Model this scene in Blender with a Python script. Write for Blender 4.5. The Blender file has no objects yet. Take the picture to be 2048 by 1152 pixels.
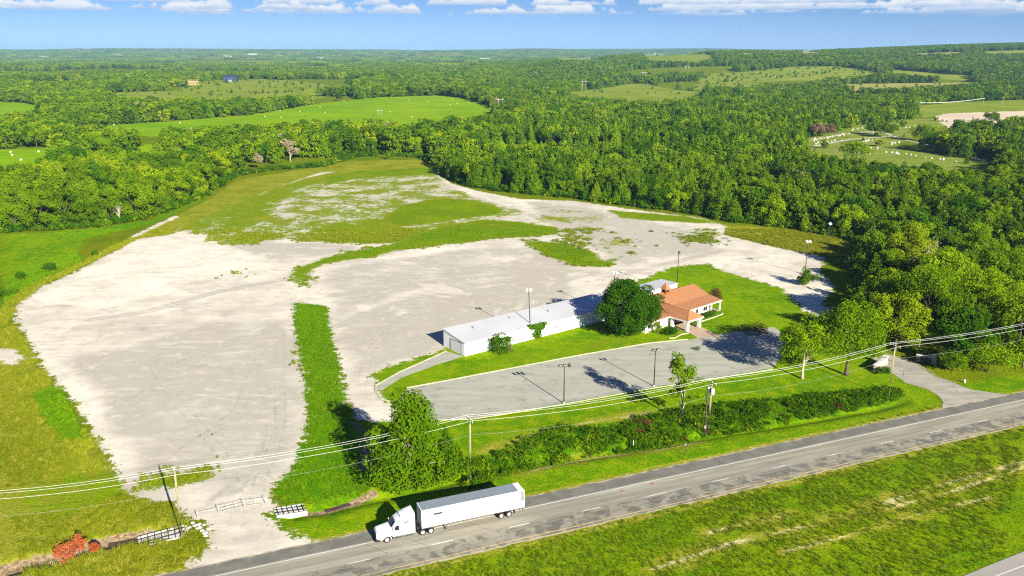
import bpy, bmesh, math, random
import numpy as np
from mathutils import Vector, Matrix
from mathutils.geometry import delaunay_2d_cdt

# ------------------------------------------------------------------ camera, sky, sun, exposure
scene = bpy.context.scene
COL = scene.collection
CAM_H = 68.4
cam_d = bpy.data.cameras.new('camera')
cam_d.sensor_width = 36.0
cam_d.lens = 1700.0 / 2048.0 * 36.0
cam_d.clip_start = 0.5
cam_d.clip_end = 60000.0
cam = bpy.data.objects.new('camera', cam_d)
COL.objects.link(cam)
cam.location = (0, 0, CAM_H)
cam.rotation_euler = (math.pi / 2 - math.atan((576 - 99) / 1700.0), 0, 0)
scene.camera = cam

SUN_EL = math.radians(23.5)
SUN_AZ = math.radians(151.0)            # clockwise from +Y: behind the camera, to its right
EXPOSURE = 1.30
sun_d = bpy.data.lights.new('sun', 'SUN')
sun_d.energy = 5.0
sun_d.angle = math.radians(0.5)
sun_d.color = (1.0, 0.93, 0.78)
sun = bpy.data.objects.new('sun', sun_d)
COL.objects.link(sun)
sdir = Vector((math.sin(SUN_AZ) * math.cos(SUN_EL), math.cos(SUN_AZ) * math.cos(SUN_EL), math.sin(SUN_EL)))
sun.rotation_euler = (-sdir).to_track_quat('-Z', 'Y').to_euler()
sun.location = (0, 0, 300)

scene.view_settings.view_transform = 'Standard'
scene.view_settings.look = 'None'
scene.view_settings.exposure = EXPOSURE
scene.view_settings.gamma = 1.0
scene.view_settings.use_curve_mapping = False
cy = scene.cycles
cy.use_denoising = False
try:
    cy.denoiser = 'OPENIMAGEDENOISE'
except Exception:
    pass
cy.use_adaptive_sampling = True
cy.adaptive_threshold = 0.006
cy.max_bounces = 5
cy.diffuse_bounces = 2
cy.glossy_bounces = 2
cy.transmission_bounces = 3
cy.volume_bounces = 0
cy.transparent_max_bounces = 6
cy.sample_clamp_indirect = 4.0
cy.filter_width = 1.2
scene.render.film_transparent = False


# ------------------------------------------------------------------ node helpers
def nd(nt, typ, ins=None, **props):
    n = nt.nodes.new(typ)
    for k, v in props.items():
        setattr(n, k, v)
    for k, v in (ins or {}).items():
        s = n.inputs[k]
        if isinstance(v, bpy.types.NodeSocket):
            nt.links.new(v, s)
        elif v is not None:
            s.default_value = v
    return n


def mth(nt, op, a, b=None, clamp=False):
    n = nd(nt, 'ShaderNodeMath', {0: a, 1: b}, operation=op)
    n.use_clamp = clamp
    return n.outputs[0]


def mixc(nt, fac, a, b, blend='MIX'):
    n = nd(nt, 'ShaderNodeMix', data_type='RGBA', blend_type=blend)
    n.clamp_factor = True
    for i, v in ((0, fac), (6, a), (7, b)):
        if isinstance(v, bpy.types.NodeSocket):
            nt.links.new(v, n.inputs[i])
        else:
            n.inputs[i].default_value = v if i == 0 else (*v[:3], 1.0)
    return n.outputs[2]


def noise(nt, vec, scale, detail=3.0, rough=0.55, dist=0.0):
    return nd(nt, 'ShaderNodeTexNoise', {'Vector': vec, 'Scale': scale, 'Detail': detail, 'Roughness': rough, 'Distortion': dist}).outputs[0]


def ramp(nt, v, lo, hi, a=0.0, b=1.0, smooth=True):
    n = nd(nt, 'ShaderNodeMapRange', {0: v, 1: lo, 2: hi, 3: a, 4: b})
    n.interpolation_type = 'SMOOTHSTEP' if smooth else 'LINEAR'
    n.clamp = True
    return n.outputs[0]


def new_mat(name):
    m = bpy.data.materials.new(name)
    m.use_nodes = True
    nt = m.node_tree
    nt.nodes.clear()
    out = nt.nodes.new('ShaderNodeOutputMaterial')
    return m, nt, out


def bsdf(nt, out, col, rough=0.8, metal=0.0, spec=0.3, normal=None):
    b = nd(nt, 'ShaderNodeBsdfPrincipled', {'Roughness': rough, 'Metallic': metal, 'Specular IOR Level': spec})
    if isinstance(col, bpy.types.NodeSocket):
        nt.links.new(col, b.inputs['Base Color'])
    else:
        b.inputs['Base Color'].default_value = (*col[:3], 1.0)
    if normal is not None:
        nt.links.new(normal, b.inputs['Normal'])
    nt.links.new(b.outputs[0], out.inputs['Surface'])
    return b


def bump(nt, h, strength, dist):
    return nd(nt, 'ShaderNodeBump', {'Strength': strength, 'Distance': dist, 'Height': h}).outputs[0]


def wpos(nt):
    return nd(nt, 'ShaderNodeNewGeometry').outputs['Position']


# ------------------------------------------------------------------ world: clear sky with a low bank of fair weather cumulus
world = bpy.data.worlds.new('World')
scene.world = world
world.use_nodes = True
wt = world.node_tree
wt.nodes.clear()
wo = wt.nodes.new('ShaderNodeOutputWorld')
sky = wt.nodes.new('ShaderNodeTexSky')
sky.sky_type = 'NISHITA'
sky.sun_disc = False
sky.sun_elevation = SUN_EL
sky.sun_rotation = SUN_AZ
sky.altitude = 200.0
sky.air_density = 1.0
sky.dust_density = 0.0
sky.ozone_density = 3.5
SKY_STRENGTH = 0.068
tc = wt.nodes.new('ShaderNodeTexCoord').outputs['Generated']
sep = nd(wt, 'ShaderNodeSeparateXYZ', {0: tc})
el = sep.outputs[2]
sv = nd(wt, 'ShaderNodeVectorMath', {0: tc, 1: (1.0, 1.0, 3.0)}, operation='MULTIPLY').outputs[0]
azi = mth(wt, 'ARCTAN2', sep.outputs[0], sep.outputs[1])
tint = mixc(wt, ramp(wt, el, 0.0, 0.06), (0.285, 0.44, 0.93), (0.222, 0.33, 0.615))
wcol = mixc(wt, 1.0, sky.outputs[0], tint, 'MULTIPLY')
puff = noise(wt, sv, 60.0, 6.0, 0.58, 0.2)
# flat based cumulus in ranks, the low ones far away, and the open sky above filled the same way
for base, seed, thr, amp in ((0.0355, 3.1, 0.52, 0.085), (0.0375, 21.7, 0.47, 0.10), (0.0405, 12.6, 0.45, 0.12), (0.0470, 1.9, 0.43, 0.130), (0.080, 6.4, 0.46, 0.22), (0.13, 2.2, 0.46, 0.40)):
    vec = nd(wt, 'ShaderNodeCombineXYZ', {0: azi, 1: seed, 2: 0.0}).outputs[0]
    body = noise(wt, vec, 11.0, 4.0, 0.6)
    hgt_ = mth(wt, 'MULTIPLY', mth(wt, 'SUBTRACT', body, thr), amp)
    wob = mth(wt, 'MULTIPLY', mth(wt, 'SUBTRACT', puff, 0.5), 0.0035)
    up_ = mth(wt, 'SUBTRACT', mth(wt, 'SUBTRACT', el, base), wob)
    top_ = mth(wt, 'ADD', hgt_, mth(wt, 'MULTIPLY', mth(wt, 'SUBTRACT', puff, 0.5), base * 0.42))
    m_low = ramp(wt, up_, -0.0004, 0.0016)
    m_top = ramp(wt, mth(wt, 'SUBTRACT', top_, up_), 0.0, 0.0045)
    m_ = mth(wt, 'MULTIPLY', m_low, m_top)
    lit = ramp(wt, mth(wt, 'ADD', up_, mth(wt, 'MULTIPLY', mth(wt, 'SUBTRACT', puff, 0.5), 0.012)), 0.0, 0.0075)
    cl_col = mixc(wt, lit, (2.7, 3.6, 5.0), (5.4, 5.5, 5.7))
    wcol = mixc(wt, mth(wt, 'MULTIPLY', m_, 0.9), wcol, cl_col)
veil = noise(wt, nd(wt, 'ShaderNodeVectorMath', {0: tc, 1: (1.0, 1.0, 11.0)}, operation='MULTIPLY').outputs[0], 7.0, 5.0, 0.55)
wcol = mixc(wt, mth(wt, 'MULTIPLY', ramp(wt, veil, 0.52, 0.72, 0.0, 0.42), ramp(wt, el, 0.027, 0.04)), wcol, (4.3, 4.7, 5.4))
bg = nd(wt, 'ShaderNodeBackground', {'Color': wcol, 'Strength': SKY_STRENGTH})
wt.links.new(bg.outputs[0], wo.inputs['Surface'])

random.seed(7)
RNG = np.random.default_rng(11)


# TERRAIN-BEGIN
def sstep(a, b, x):
    t = np.clip((x - a) / (b - a), 0.0, 1.0)
    return t * t * (3 - 2 * t)


def terr(x, y):
    """rolling country: level around the site, a long rise far to the right, ridges on the skyline"""
    x = np.asarray(x, float)
    y = np.asarray(y, float)
    hr = np.interp(x, [-2500, -600, 0, 300, 660, 1200, 1640, 2600], [2, 3, 8, 28, 50, 62, 78, 92])
    h = hr * sstep(1150, 3000, y) * (1 - 0.7 * sstep(3100, 5200, y))
    roll = 6.0 * np.sin(x / 330.0 + 0.6) * np.sin(y / 420.0 + 1.0) * sstep(1000, 1900, y)
    far = sstep(5500, 10500, y) * (60 + 7 * np.sin(x / 900.0) + 5 * np.sin(x / 370.0 + 1.3) + 3 * np.sin(x / 160.0))
    return np.maximum(h + roll, far)
# TERRAIN-END


def vnoise(x, y, scale, seed=0, octv=3):
    """value noise in the plane, about 0..1"""
    r = np.random.default_rng(seed)
    tab = r.random((256, 256))
    tot = np.zeros_like(np.asarray(x, float))
    amp, s, norm = 1.0, scale, 0.0
    for _ in range(octv):
        fx, fy = np.asarray(x) / s, np.asarray(y) / s
        ix, iy = np.floor(fx).astype(int), np.floor(fy).astype(int)
        tx, ty = fx - ix, fy - iy
        tx, ty = tx * tx * (3 - 2 * tx), ty * ty * (3 - 2 * ty)
        g = lambda i, j: tab[i % 256, j % 256]
        v = (g(ix, iy) * (1 - tx) + g(ix + 1, iy) * tx) * (1 - ty) + (g(ix, iy + 1) * (1 - tx) + g(ix + 1, iy + 1) * tx) * ty
        tot += v * amp
        norm += amp
        amp *= 0.5
        s *= 0.5
    return tot / norm


def inside(poly, x, y):
    p = np.asarray(poly, float)
    res = np.zeros(np.shape(x), bool)
    n = len(p)
    for i in range(n):
        x0, y0 = p[i]
        x1, y1 = p[(i + 1) % n]
        c = (y0 > y) != (y1 > y)
        if y1 != y0:
            res ^= c & (x < (x1 - x0) * (y - y0) / (y1 - y0) + x0)
    return res


def line_dist(pts, x, y, closed=False):
    p = np.asarray(pts, float)
    d = np.full(np.shape(x), 1e9)
    n = len(p)
    for i in range(n if closed else n - 1):
        a, b = p[i], p[(i + 1) % n]
        ab = b - a
        t = np.clip(((x - a[0]) * ab[0] + (y - a[1]) * ab[1]) / max(ab @ ab, 1e-9), 0, 1)
        d = np.minimum(d, np.hypot(x - a[0] - ab[0] * t, y - a[1] - ab[1] * t))
    return d


def sdf(poly, x, y, margin=12.0):
    """signed distance, + inside, clipped to +-margin"""
    p = np.asarray(poly, float)
    x = np.asarray(x, float)
    y = np.asarray(y, float)
    res = np.full(x.shape, -margin)
    m = (x > p[:, 0].min() - margin) & (x < p[:, 0].max() + margin) & (y > p[:, 1].min() - margin) & (y < p[:, 1].max() + margin)
    if m.any():
        d = line_dist(p, x[m], y[m], True)
        s = np.where(inside(p, x[m], y[m]), d, -d)
        res[m] = np.clip(s, -margin, margin)
    return res


# ------------------------------------------------------------------ plan of the site (metres; camera stands over the origin)
GRAVEL = [(-45.9,98.5),(-43.2,108.0),(-45.4,113.0),(-49.6,115.3),(-53.2,119.3),(-60.6,121.3),(-65.1,127.3),(-74.5,140.4),(-83.5,152.4),(-93.3,165.0),(-102.2,175.0),(-110.0,185.4),(-122.3,202.4),(-130.5,212.7),(-137.5,226.3),(-140.7,244.9),(-139.4,260.2),(-139.6,292.8),(-140.0,311.8),(-130.3,320.7),(-132.6,337.2),(-129.6,347.6),(-126.3,390.7),(-120.7,440.3),(-110.9,490.7),(-89.6,501.3),(-65.5,497.0),(-53.5,523.8),(-49.9,531.0),(-43.4,484.6),(-31.4,447.1),(-16.0,422.5),(3.8,400.3),(29.5,394.8),(52.6,374.0),(79.3,353.0),(86.1,336.1),(81.2,318.9),(95.7,296.0),(106.8,283.1),(98.1,262.1),(96.7,246.0),(87.2,228.7),(85.8,216.1),(82.6,211.8),(79.3,220.6),(80.3,231.2),(80.0,244.3),(71.5,257.7),(67.0,265.2),(64.9,273.9),(52.5,269.8),(45.3,260.2),(41.4,255.3),(31.9,241.6),(23.5,231.2),(17.0,219.3),(-14.7,189.5),(-15.6,190.6),(-31.2,175.0),(-28.6,168.3),(-26.2,159.7),(-23.4,157.2),(-21.5,150.5),(-25.1,149.0),(-29.7,150.5),(-33.6,159.7),(-36.4,172.0),(-41.6,189.5),(-46.9,208.5),(-51.1,225.3),(-61.1,229.2),(-57.6,212.7),(-51.9,193.0),(-46.4,176.5),(-41.8,159.7),(-39.0,147.8),(-38.1,139.4),(-37.3,132.7),(-38.3,126.5),(-38.8,122.4),(-37.1,118.5),(-37.3,115.5),(-34.5,112.0),(-30.9,109.3),(-26.0,107.1)]
ISLANDS = [
    [(-69.1,260.2),(-69.1,268.5),(-64.8,278.8),(-56.7,289.8),(-44.3,301.6),(-37.1,318.9),(-29.0,336.1),(-13.3,348.7),(3.3,345.4),(17.2,333.2),(18.2,323.5),(10.7,317.1),(-4.5,314.4),(-17.3,305.8),(-29.6,300.0),(-39.7,293.6),(-48.5,282.3),(-57.8,277.3),(-63.6,273.2),(-65.9,265.2),(-61.9,246.0),(-64.0,247.1)],
    [(-54.2,357.5),(-50.8,381.6),(-41.1,397.5),(-29.6,401.7),(-15.0,394.8),(-3.6,374.0),(-5.2,362.1),(-17.8,354.1),(-33.4,340.2),(-45.1,336.1),(-53.2,343.3)],
    [(4.8,310.0),(17.7,305.8),(27.3,289.8),(31.2,277.3),(38.0,284.5),(31.3,269.8),(20.8,271.8),(11.4,286.0)],
    [(43.2,370.4),(59.6,362.1),(73.8,357.5),(84.9,341.3),(67.3,345.4),(55.4,348.7),(45.7,354.1)],
    [(-62.4,124.0),(-59.6,126.2),(-56.4,127.3),(-51.8,128.6),(-51.8,127.0),(-56.6,124.8),(-61.1,122.4)],
]
SPARSE = [
    (0.58, [(-127.1,318.9),(-136.9,348.7),(-128.4,397.5),(-115.4,461.4),(-93.5,523.8),(-49.1,543.3),(-40.8,480.5),(-30.6,435.3),(-15.2,400.3),(5.8,371.6),(-2.9,348.7),(-25.1,338.2),(-40.7,301.6),(-70.3,304.1),(-86.5,310.0),(-94.7,300.0),(-107.5,305.8),(-119.5,318.9)]),
    (0.76, [(-130.5,322.6),(-136.9,348.7),(-129.3,400.3),(-116.3,465.1),(-97.5,512.3),(-87.8,490.7),(-102.6,452.4),(-107.8,419.4),(-102.7,371.6),(-102.0,338.2),(-105.6,323.5),(-122.5,333.2)]),
    (0.92, [(-107.8,476.6),(-93.5,523.8),(-49.1,543.3),(-43.0,480.5),(-62.9,476.6),(-84.0,468.9),(-97.3,440.3)]),
    (0.76, [(-81.2,318.9),(-71.7,348.7),(-55.3,357.5),(-44.7,333.2),(-33.2,338.2),(-13.3,348.7),(-28.7,333.2),(-40.9,303.3),(-70.7,305.8)]),
    (0.42, [(-3.0,359.8),(17.6,390.7),(42.1,359.8),(41.1,333.2),(50.1,301.6),(36.0,275.3),(19.8,310.0)]),
    (0.62, [(3.5,366.8),(16.4,362.1),(31.4,336.1),(39.8,330.2),(30.5,326.4),(15.8,348.7)]),
    (0.46, [(57.5,323.5),(76.1,338.2),(83.4,326.4),(76.2,304.1),(61.7,304.9)]),
    (0.34, [(47.2,306.6),(54.1,303.3),(49.6,298.4)]),
    (0.16, [(-93.0,262.1),(-87.6,265.2),(-82.2,257.7),(-87.5,250.0)]),
    (0.30, [(-54.6,193.0),(-49.5,193.0),(-45.7,176.5),(-50.6,179.6)]),
    (0.30, [(-95.7,167.7),(-83.5,152.4),(-74.5,140.4),(-75.4,139.4),(-85.3,151.2),(-98.4,167.7)]),
]
TRACKS = [[(-48.5,203.6),(-39.9,212.7),(-30.3,219.3),(-16.8,220.6),(-8.9,226.3),(2.3,236.3),(14.7,251.7),(26.4,262.1)], [(-40.7,196.0),(-33.0,201.3),(-24.8,206.4),(-15.6,212.7)], [(-52.5,235.2),(-33.6,246.0),(-11.5,255.3),(12.2,264.6)], [(-46.6,119.3),(-42.8,130.8),(-43.6,141.4),(-49.1,159.7),(-59.9,182.8)], [(-110.8,212.7),(-98.3,220.6),(-86.8,238.9),(-71.5,252.9)], [(-78.4,159.7),(-76.9,176.5),(-71.4,189.5),(-61.3,204.4)], [(75.5,293.6),(45.0,268.5),(27.1,252.9)], [(29.9,318.9),(13.7,348.7),(-5.5,384.1),(-22.9,411.9)]]
SANDY = [[(-143.4,315.3),(-143.3,330.2),(-143.3,345.4),(-142.7,356.4)]]
BARE2 = [(-127.5,188.5),(-121.6,190.6),(-117.5,189.5),(-113.1,185.4),(-111.1,180.2),(-112.7,179.0),(-116.8,182.1),(-121.7,179.0)]
GREY = [   # (strength, outline): darker packed gravel
    (1.05, [(-103.1,184.4),(-91.8,193.0),(-79.3,212.7),(-59.6,212.7),(-50.1,189.5),(-42.0,159.7),(-37.6,137.4),(-38.2,123.2),(-61.1,124.0),(-66.2,130.8),(-84.5,159.7)]),
    (1.15, [(-46.5,212.7),(-19.1,252.9),(18.5,262.1),(17.9,231.2),(10.4,221.6),(-14.9,193.0),(-34.8,170.6)]),
    (1.2, [(-109.5,311.8),(-85.4,305.8),(-55.2,301.6),(-56.7,289.8),(-78.3,278.8),(-98.1,293.6)]),
    (1.1, [(3.8,400.3),(39.0,371.6),(75.8,318.9),(73.7,293.6),(37.3,271.8),(20.3,318.9)]),
    (0.9, [(-61.9,265.2),(-22.0,293.6),(13.8,301.6),(25.1,265.2),(14.8,252.9),(-19.1,252.9),(-46.5,212.7)]),
    (0.7, [(-46.8,122.4),(-37.2,122.4),(-30.7,108.7),(-35.4,104.9),(-42.8,108.0)]),
]
PALE = [
    [(-110.0,185.4),(-93.3,165.0),(-74.5,140.4),(-63.9,126.5),(-64.5,131.8),(-81.2,154.8),(-98.7,178.0)],
    [(-113.4,320.7),(-103.7,323.5),(-98.6,310.0),(-106.7,303.3)],
    [(-36.1,293.6),(-22.5,301.6),(-21.1,293.6),(-33.4,284.5)],
    [(-49.8,523.8),(-31.0,440.3),(3.7,390.7),(13.2,397.5),(-6.0,419.4),(-33.8,461.4)],
    [(62.0,271.8),(82.6,252.9),(84.0,221.6),(81.7,231.2),(78.5,271.8),(71.9,286.0)],
    [(-136.7,231.2),(-135.8,271.8),(-127.5,310.0),(-96.4,293.6),(-76.5,271.8),(-96.2,252.9),(-112.4,221.6)],
]
LUSH = [   # deep green rank grass
    (0.85, [(-61.8,229.2),(-51.1,225.3),(-41.6,189.5),(-36.4,172.0),(-33.6,159.7),(-30.2,145.6),(-24.3,131.8),(-22.8,122.4),(-30.3,120.0),(-38.4,122.4),(-38.3,126.5),(-38.1,139.4),(-39.0,147.8),(-41.8,159.7),(-46.4,176.5),(-51.9,193.0)]),
    (0.8, [(-99.1,162.3),(-96.4,169.1),(-77.2,141.4),(-82.2,141.4),(-90.0,150.1)]),
    (0.8, [(-8.1,132.7),(1.9,140.4),(8.1,145.6),(13.6,147.8),(20.6,149.2),(28.7,153.1),(40.5,156.7),(54.3,159.7),(70.0,163.7),(80.4,166.1),(80.5,161.3),(66.6,154.8),(51.0,149.0),(36.5,143.5),(25.7,138.4),(13.5,135.5),(0.6,128.9),(-7.1,122.4)]),
    (0.7, [(-38.4,122.4),(-22.8,122.4),(-20.8,120.0),(-29.1,118.2),(-32.5,119.3),(-36.1,118.2)]),
    (0.6, [(-159.5,255.9),(-158.9,271.8),(-154.8,293.6),(-144.1,278.8),(-143.9,244.3),(-139.6,221.6)]),
    (0.7, [(-180.8,318.9),(-150.8,348.7),(-149.5,390.7),(-145.0,404.6),(-146.5,338.2),(-161.1,310.0)]),
]
LAWN = [
    [(-31.2,175.0),(-15.6,190.6),(-10.9,185.1),(19.5,208.5),(31.9,241.6),(45.3,260.2),(52.5,269.8),(64.9,273.9),(67.0,265.2),(71.5,257.7),(80.0,244.3),(80.3,231.2),(79.3,220.6),(82.8,210.5),(81.3,193.0),(82.4,184.1),(83.6,173.5),(86.8,165.3),(86.5,157.2),(63.8,147.4),(29.1,131.8),(2.1,120.0),(-9.5,115.5),(-18.8,111.3),(-27.6,107.6),(-30.9,109.3),(-34.5,112.0),(-36.9,115.5),(-36.1,118.2),(-25.5,120.0),(-23.4,126.5),(-29.5,141.4),(-29.1,149.6),(-21.5,150.1),(-26.8,159.7),(-28.9,167.2)],
    [(-196.1,318.9),(-167.5,331.2),(-153.1,293.6),(-158.5,265.2),(-160.6,257.7)],
    [(-82.1,122.4),(-73.8,128.2),(-65.8,129.1),(-62.1,122.4),(-69.0,115.5),(-77.7,114.8)],
    [(92.7,167.7),(113.9,175.0),(106.5,162.3),(99.1,162.9)],
]
DRY = [
    (0.75, [(-50.4,212.7),(-41.6,189.5),(-35.9,170.6),(-30.3,147.8),(-33.3,147.8),(-40.9,176.5),(-46.4,193.0)]),
    (0.6, [(-30.8,122.4),(-25.1,126.5),(-22.2,121.6),(-28.4,118.8)]),
    (0.5, [(12.7,193.0),(27.0,201.3),(32.5,196.7),(20.8,189.5),(7.5,182.1)]),
    (0.5, [(-2.8,184.4),(4.3,189.5),(8.8,184.4),(-2.7,177.1)]),
    (0.62, [(-147.1,193.0),(-128.2,208.5),(-108.0,182.8),(-74.0,139.4),(-63.9,126.5),(-53.2,119.3),(-49.4,114.1),(-43.3,107.4),(-46.5,99.0),(-79.0,94.7)]),
    (0.62, [(-157.8,252.9),(-145.4,247.1),(-144.2,289.8),(-143.8,357.5),(-145.0,404.6),(-150.8,461.4),(-103.2,543.3),(-53.2,553.6),(-46.4,512.3),(-88.9,497.0),(-119.9,436.9),(-129.6,347.6),(-130.3,320.7),(-139.6,292.8),(-140.7,244.9),(-131.8,212.7),(-123.1,193.0)]),
    (0.62, [(84.9,341.3),(107.0,333.2),(127.1,303.3),(121.3,271.8),(106.6,281.6),(95.2,294.4),(78.6,308.3)]),
    (0.18, [(-13.6,98.5),(26.5,118.2),(116.7,156.0),(75.9,94.7),(-13.2,94.7)]),
    (0.55, [(-8.8,145.2),(-1.3,146.1),(26.8,152.4),(30.4,156.0),(40.1,159.7),(40.6,157.2),(26.3,149.0),(-2.2,140.4)]),
]
SOIL = [
    (1.0, 2.0, [(-73.1,99.9),(-69.5,101.3),(-66.7,103.1),(-63.4,104.6),(-59.4,108.0),(-56.9,108.9),(-53.7,110.0)]),
    (0.7, 1.0, [(-32.2,116.7),(-28.9,117.3),(-25.5,119.6),(-22.4,122.4)]),
    (0.5, 2.0, [(-30.3,149.0),(-26.6,143.5),(-25.4,130.8),(-21.9,127.3)]),
]
DITCH = [
    (1.0, 1.5, [(-72.6,99.0),(-69.5,101.3),(-66.7,103.1),(-63.4,104.6),(-59.4,108.0),(-56.9,108.9),(-53.7,110.0),(-52.5,110.5)]),
    (0.8, 1.6, [(-33.6,116.1),(-32.2,116.7),(-28.9,117.3),(-24.0,120.0),(-18.0,122.4),(-5.4,129.1),(6.6,133.6),(24.8,139.4),(36.6,143.9),(55.2,150.1),(73.3,156.7),(78.6,159.7)]),
]
STRAW = [   # mown swathes along the median
    [(18.8,101.3),(34.6,109.3),(46.0,112.7),(60.5,118.5),(70.2,122.4),(88.6,131.8)],
    [(32.9,108.0),(47.3,114.1),(57.5,118.8),(71.9,125.7),(89.6,133.6)],
    [(37.9,105.5),(49.5,110.0),(63.4,116.3),(75.8,120.8)],
    [(29.1,110.7),(35.7,113.4),(42.4,115.5)],
    [(0.6,128.6),(6.5,131.8),(13.5,135.3),(25.6,137.6),(34.1,141.0)],
    [(-5.6,136.4),(3.3,143.1),(14.9,149.0),(26.9,152.9)],
]
SMALL_DRIVE = [(-29.0,166.6),(-24.6,175.0),(-15.4,188.5),(-11.2,185.1),(-17.3,179.3),(-24.2,171.4),(-27.0,164.7)]
PARKING = [(-22.1,165.8),(-13.3,170.3),(-2.7,175.9),(14.6,185.1),(33.3,194.1),(42.9,196.7),(47.1,199.0),(56.1,202.8),(67.1,206.8),(67.7,199.7),(65.0,189.5),(58.0,177.4),(44.0,172.0),(30.1,166.6),(10.7,158.2),(-2.3,152.6),(-8.1,150.5),(-14.7,149.9),(-21.5,150.1),(-23.3,156.7)]
RIGHT_DRIVE = [(82.7,184.1),(83.5,173.8),(84.1,168.6),(86.8,165.3),(87.5,161.5),(86.7,158.2),(84.5,154.3),(103.6,162.6),(99.4,163.4),(96.1,165.0),(94.3,168.3),(92.1,172.0),(91.4,181.2),(87.0,186.8)]


def land(x, y):
    """land cover at points: gravel distance, grey tone, weeds, lushness, lawn, dryness, bare soil"""
    x = np.asarray(x, float)
    y = np.asarray(y, float)
    grav = np.maximum(sdf(GRAVEL, x, y, 6.0), sdf(BARE2, x, y, 6.0))
    for p in SANDY:
        grav = np.maximum(grav, 1.3 - line_dist(p, x, y))
    weed = np.zeros_like(x)
    for p in ISLANDS:
        weed = np.maximum(weed, 0.93 * sstep(-6.5, 4.0, sdf(p, x, y, 8.0)))
    for w, p in SPARSE:
        weed = np.maximum(weed, w * sstep(-7.0, 5.0, sdf(p, x, y, 10.0)))
    tone = np.full_like(x, 0.38)
    for w, p in GREY:
        tone = np.maximum(tone, w * sstep(-5, 5, sdf(p, x, y, 8.0)))
    for p in PALE:
        tone = tone * (1 - sstep(-3, 3, sdf(p, x, y, 6.0)))
    for p in TRACKS:
        dd = np.abs(line_dist(p, x, y) - 0.9)
        tone = tone + 0.85 * np.exp(-(dd / 0.62) ** 2) * (0.4 + 1.2 * vnoise(x, y, 9.0, 61, 2))
    lush = np.zeros_like(x)
    for w, p in LUSH:
        lush = np.maximum(lush, w * sstep(-1.5, 1.5, sdf(p, x, y, 4.0)))
    lawn = 0.55 * sstep(0.2, 0.55, weed) * (grav > -2)
    for p in LAWN:
        lawn = np.maximum(lawn, sstep(-1.5, 1.5, sdf(p, x, y, 4.0)))
    dry = np.full_like(x, 0.12)
    for w, p in DRY:
        dry = np.maximum(dry, w * sstep(-2, 2, sdf(p, x, y, 5.0)))
    dry = np.maximum(dry, 0.50 * sstep(0.15, 0.5, weed) * (1 - 0.35 * sstep(0.8, 0.93, weed)) * (grav > -2))
    dry = dry * (1 - 0.8 * lush) * (1 - 0.25 * lawn)
    across = (y - 112.08 - 0.4165 * x) / 1.0833
    lawn = np.maximum(lawn, 0.62 * (across < -4))
    wv = 0.8 * (vnoise(x, y, 5.0, 71, 2) - 0.5)
    dry = np.maximum(dry, 0.97 * np.exp(-((across - 7.7 + wv) / 0.65) ** 2))
    dry = np.maximum(dry, 0.90 * np.exp(-((across + 5.0 + wv) / 0.9) ** 2))
    dry = np.maximum(dry, 0.55 * sstep(0.50, 0.66, vnoise(x, y, 320.0, 72, 3)) * sstep(650, 900, y))
    for p in STRAW:
        dd = line_dist(p, x, y)
        dry = np.maximum(dry, 0.60 * np.exp(-(dd / 3.2) ** 2) * (0.55 + 0.8 * vnoise(x, y, 3.0, 74, 2)))
        dry = np.maximum(dry, 0.98 * np.exp(-(dd / 1.1) ** 2) * (0.70 + 0.5 * vnoise(x, y, 6.0, 73, 2)))
    soil = np.zeros_like(x)
    for w, r, p in SOIL:
        soil = np.maximum(soil, w * np.exp(-(line_dist(p, x, y) / r) ** 2))
    return dict(grav=grav, tone=tone, weed=weed, lush=lush, lawn=lawn, dry=dry, soil=soil)


def ditch_depth(x, y):
    z = np.zeros_like(np.asarray(x, float))
    for dep, r, p in DITCH:
        z = np.maximum(z, dep * np.exp(-(line_dist(p, x, y) / r) ** 2))
    return z


# ------------------------------------------------------------------ object helpers
def link(o, parent=None):
    COL.objects.link(o)
    if parent is not None:
        o.parent = parent
    return o


def tag(o, label=None, cat=None, group=None, kind=None):
    if label: o['label'] = label
    if cat: o['category'] = cat
    if group: o['group'] = group
    if kind: o['kind'] = kind
    return o


def thing(name, label, cat, loc=(0, 0, 0), rz=0.0, group=None):
    o = bpy.data.objects.new(name, None)
    o.empty_display_size = 0.3
    COL.objects.link(o)
    o.location = loc
    o.rotation_euler = (0, 0, rz)
    return tag(o, label, cat, group)


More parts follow.
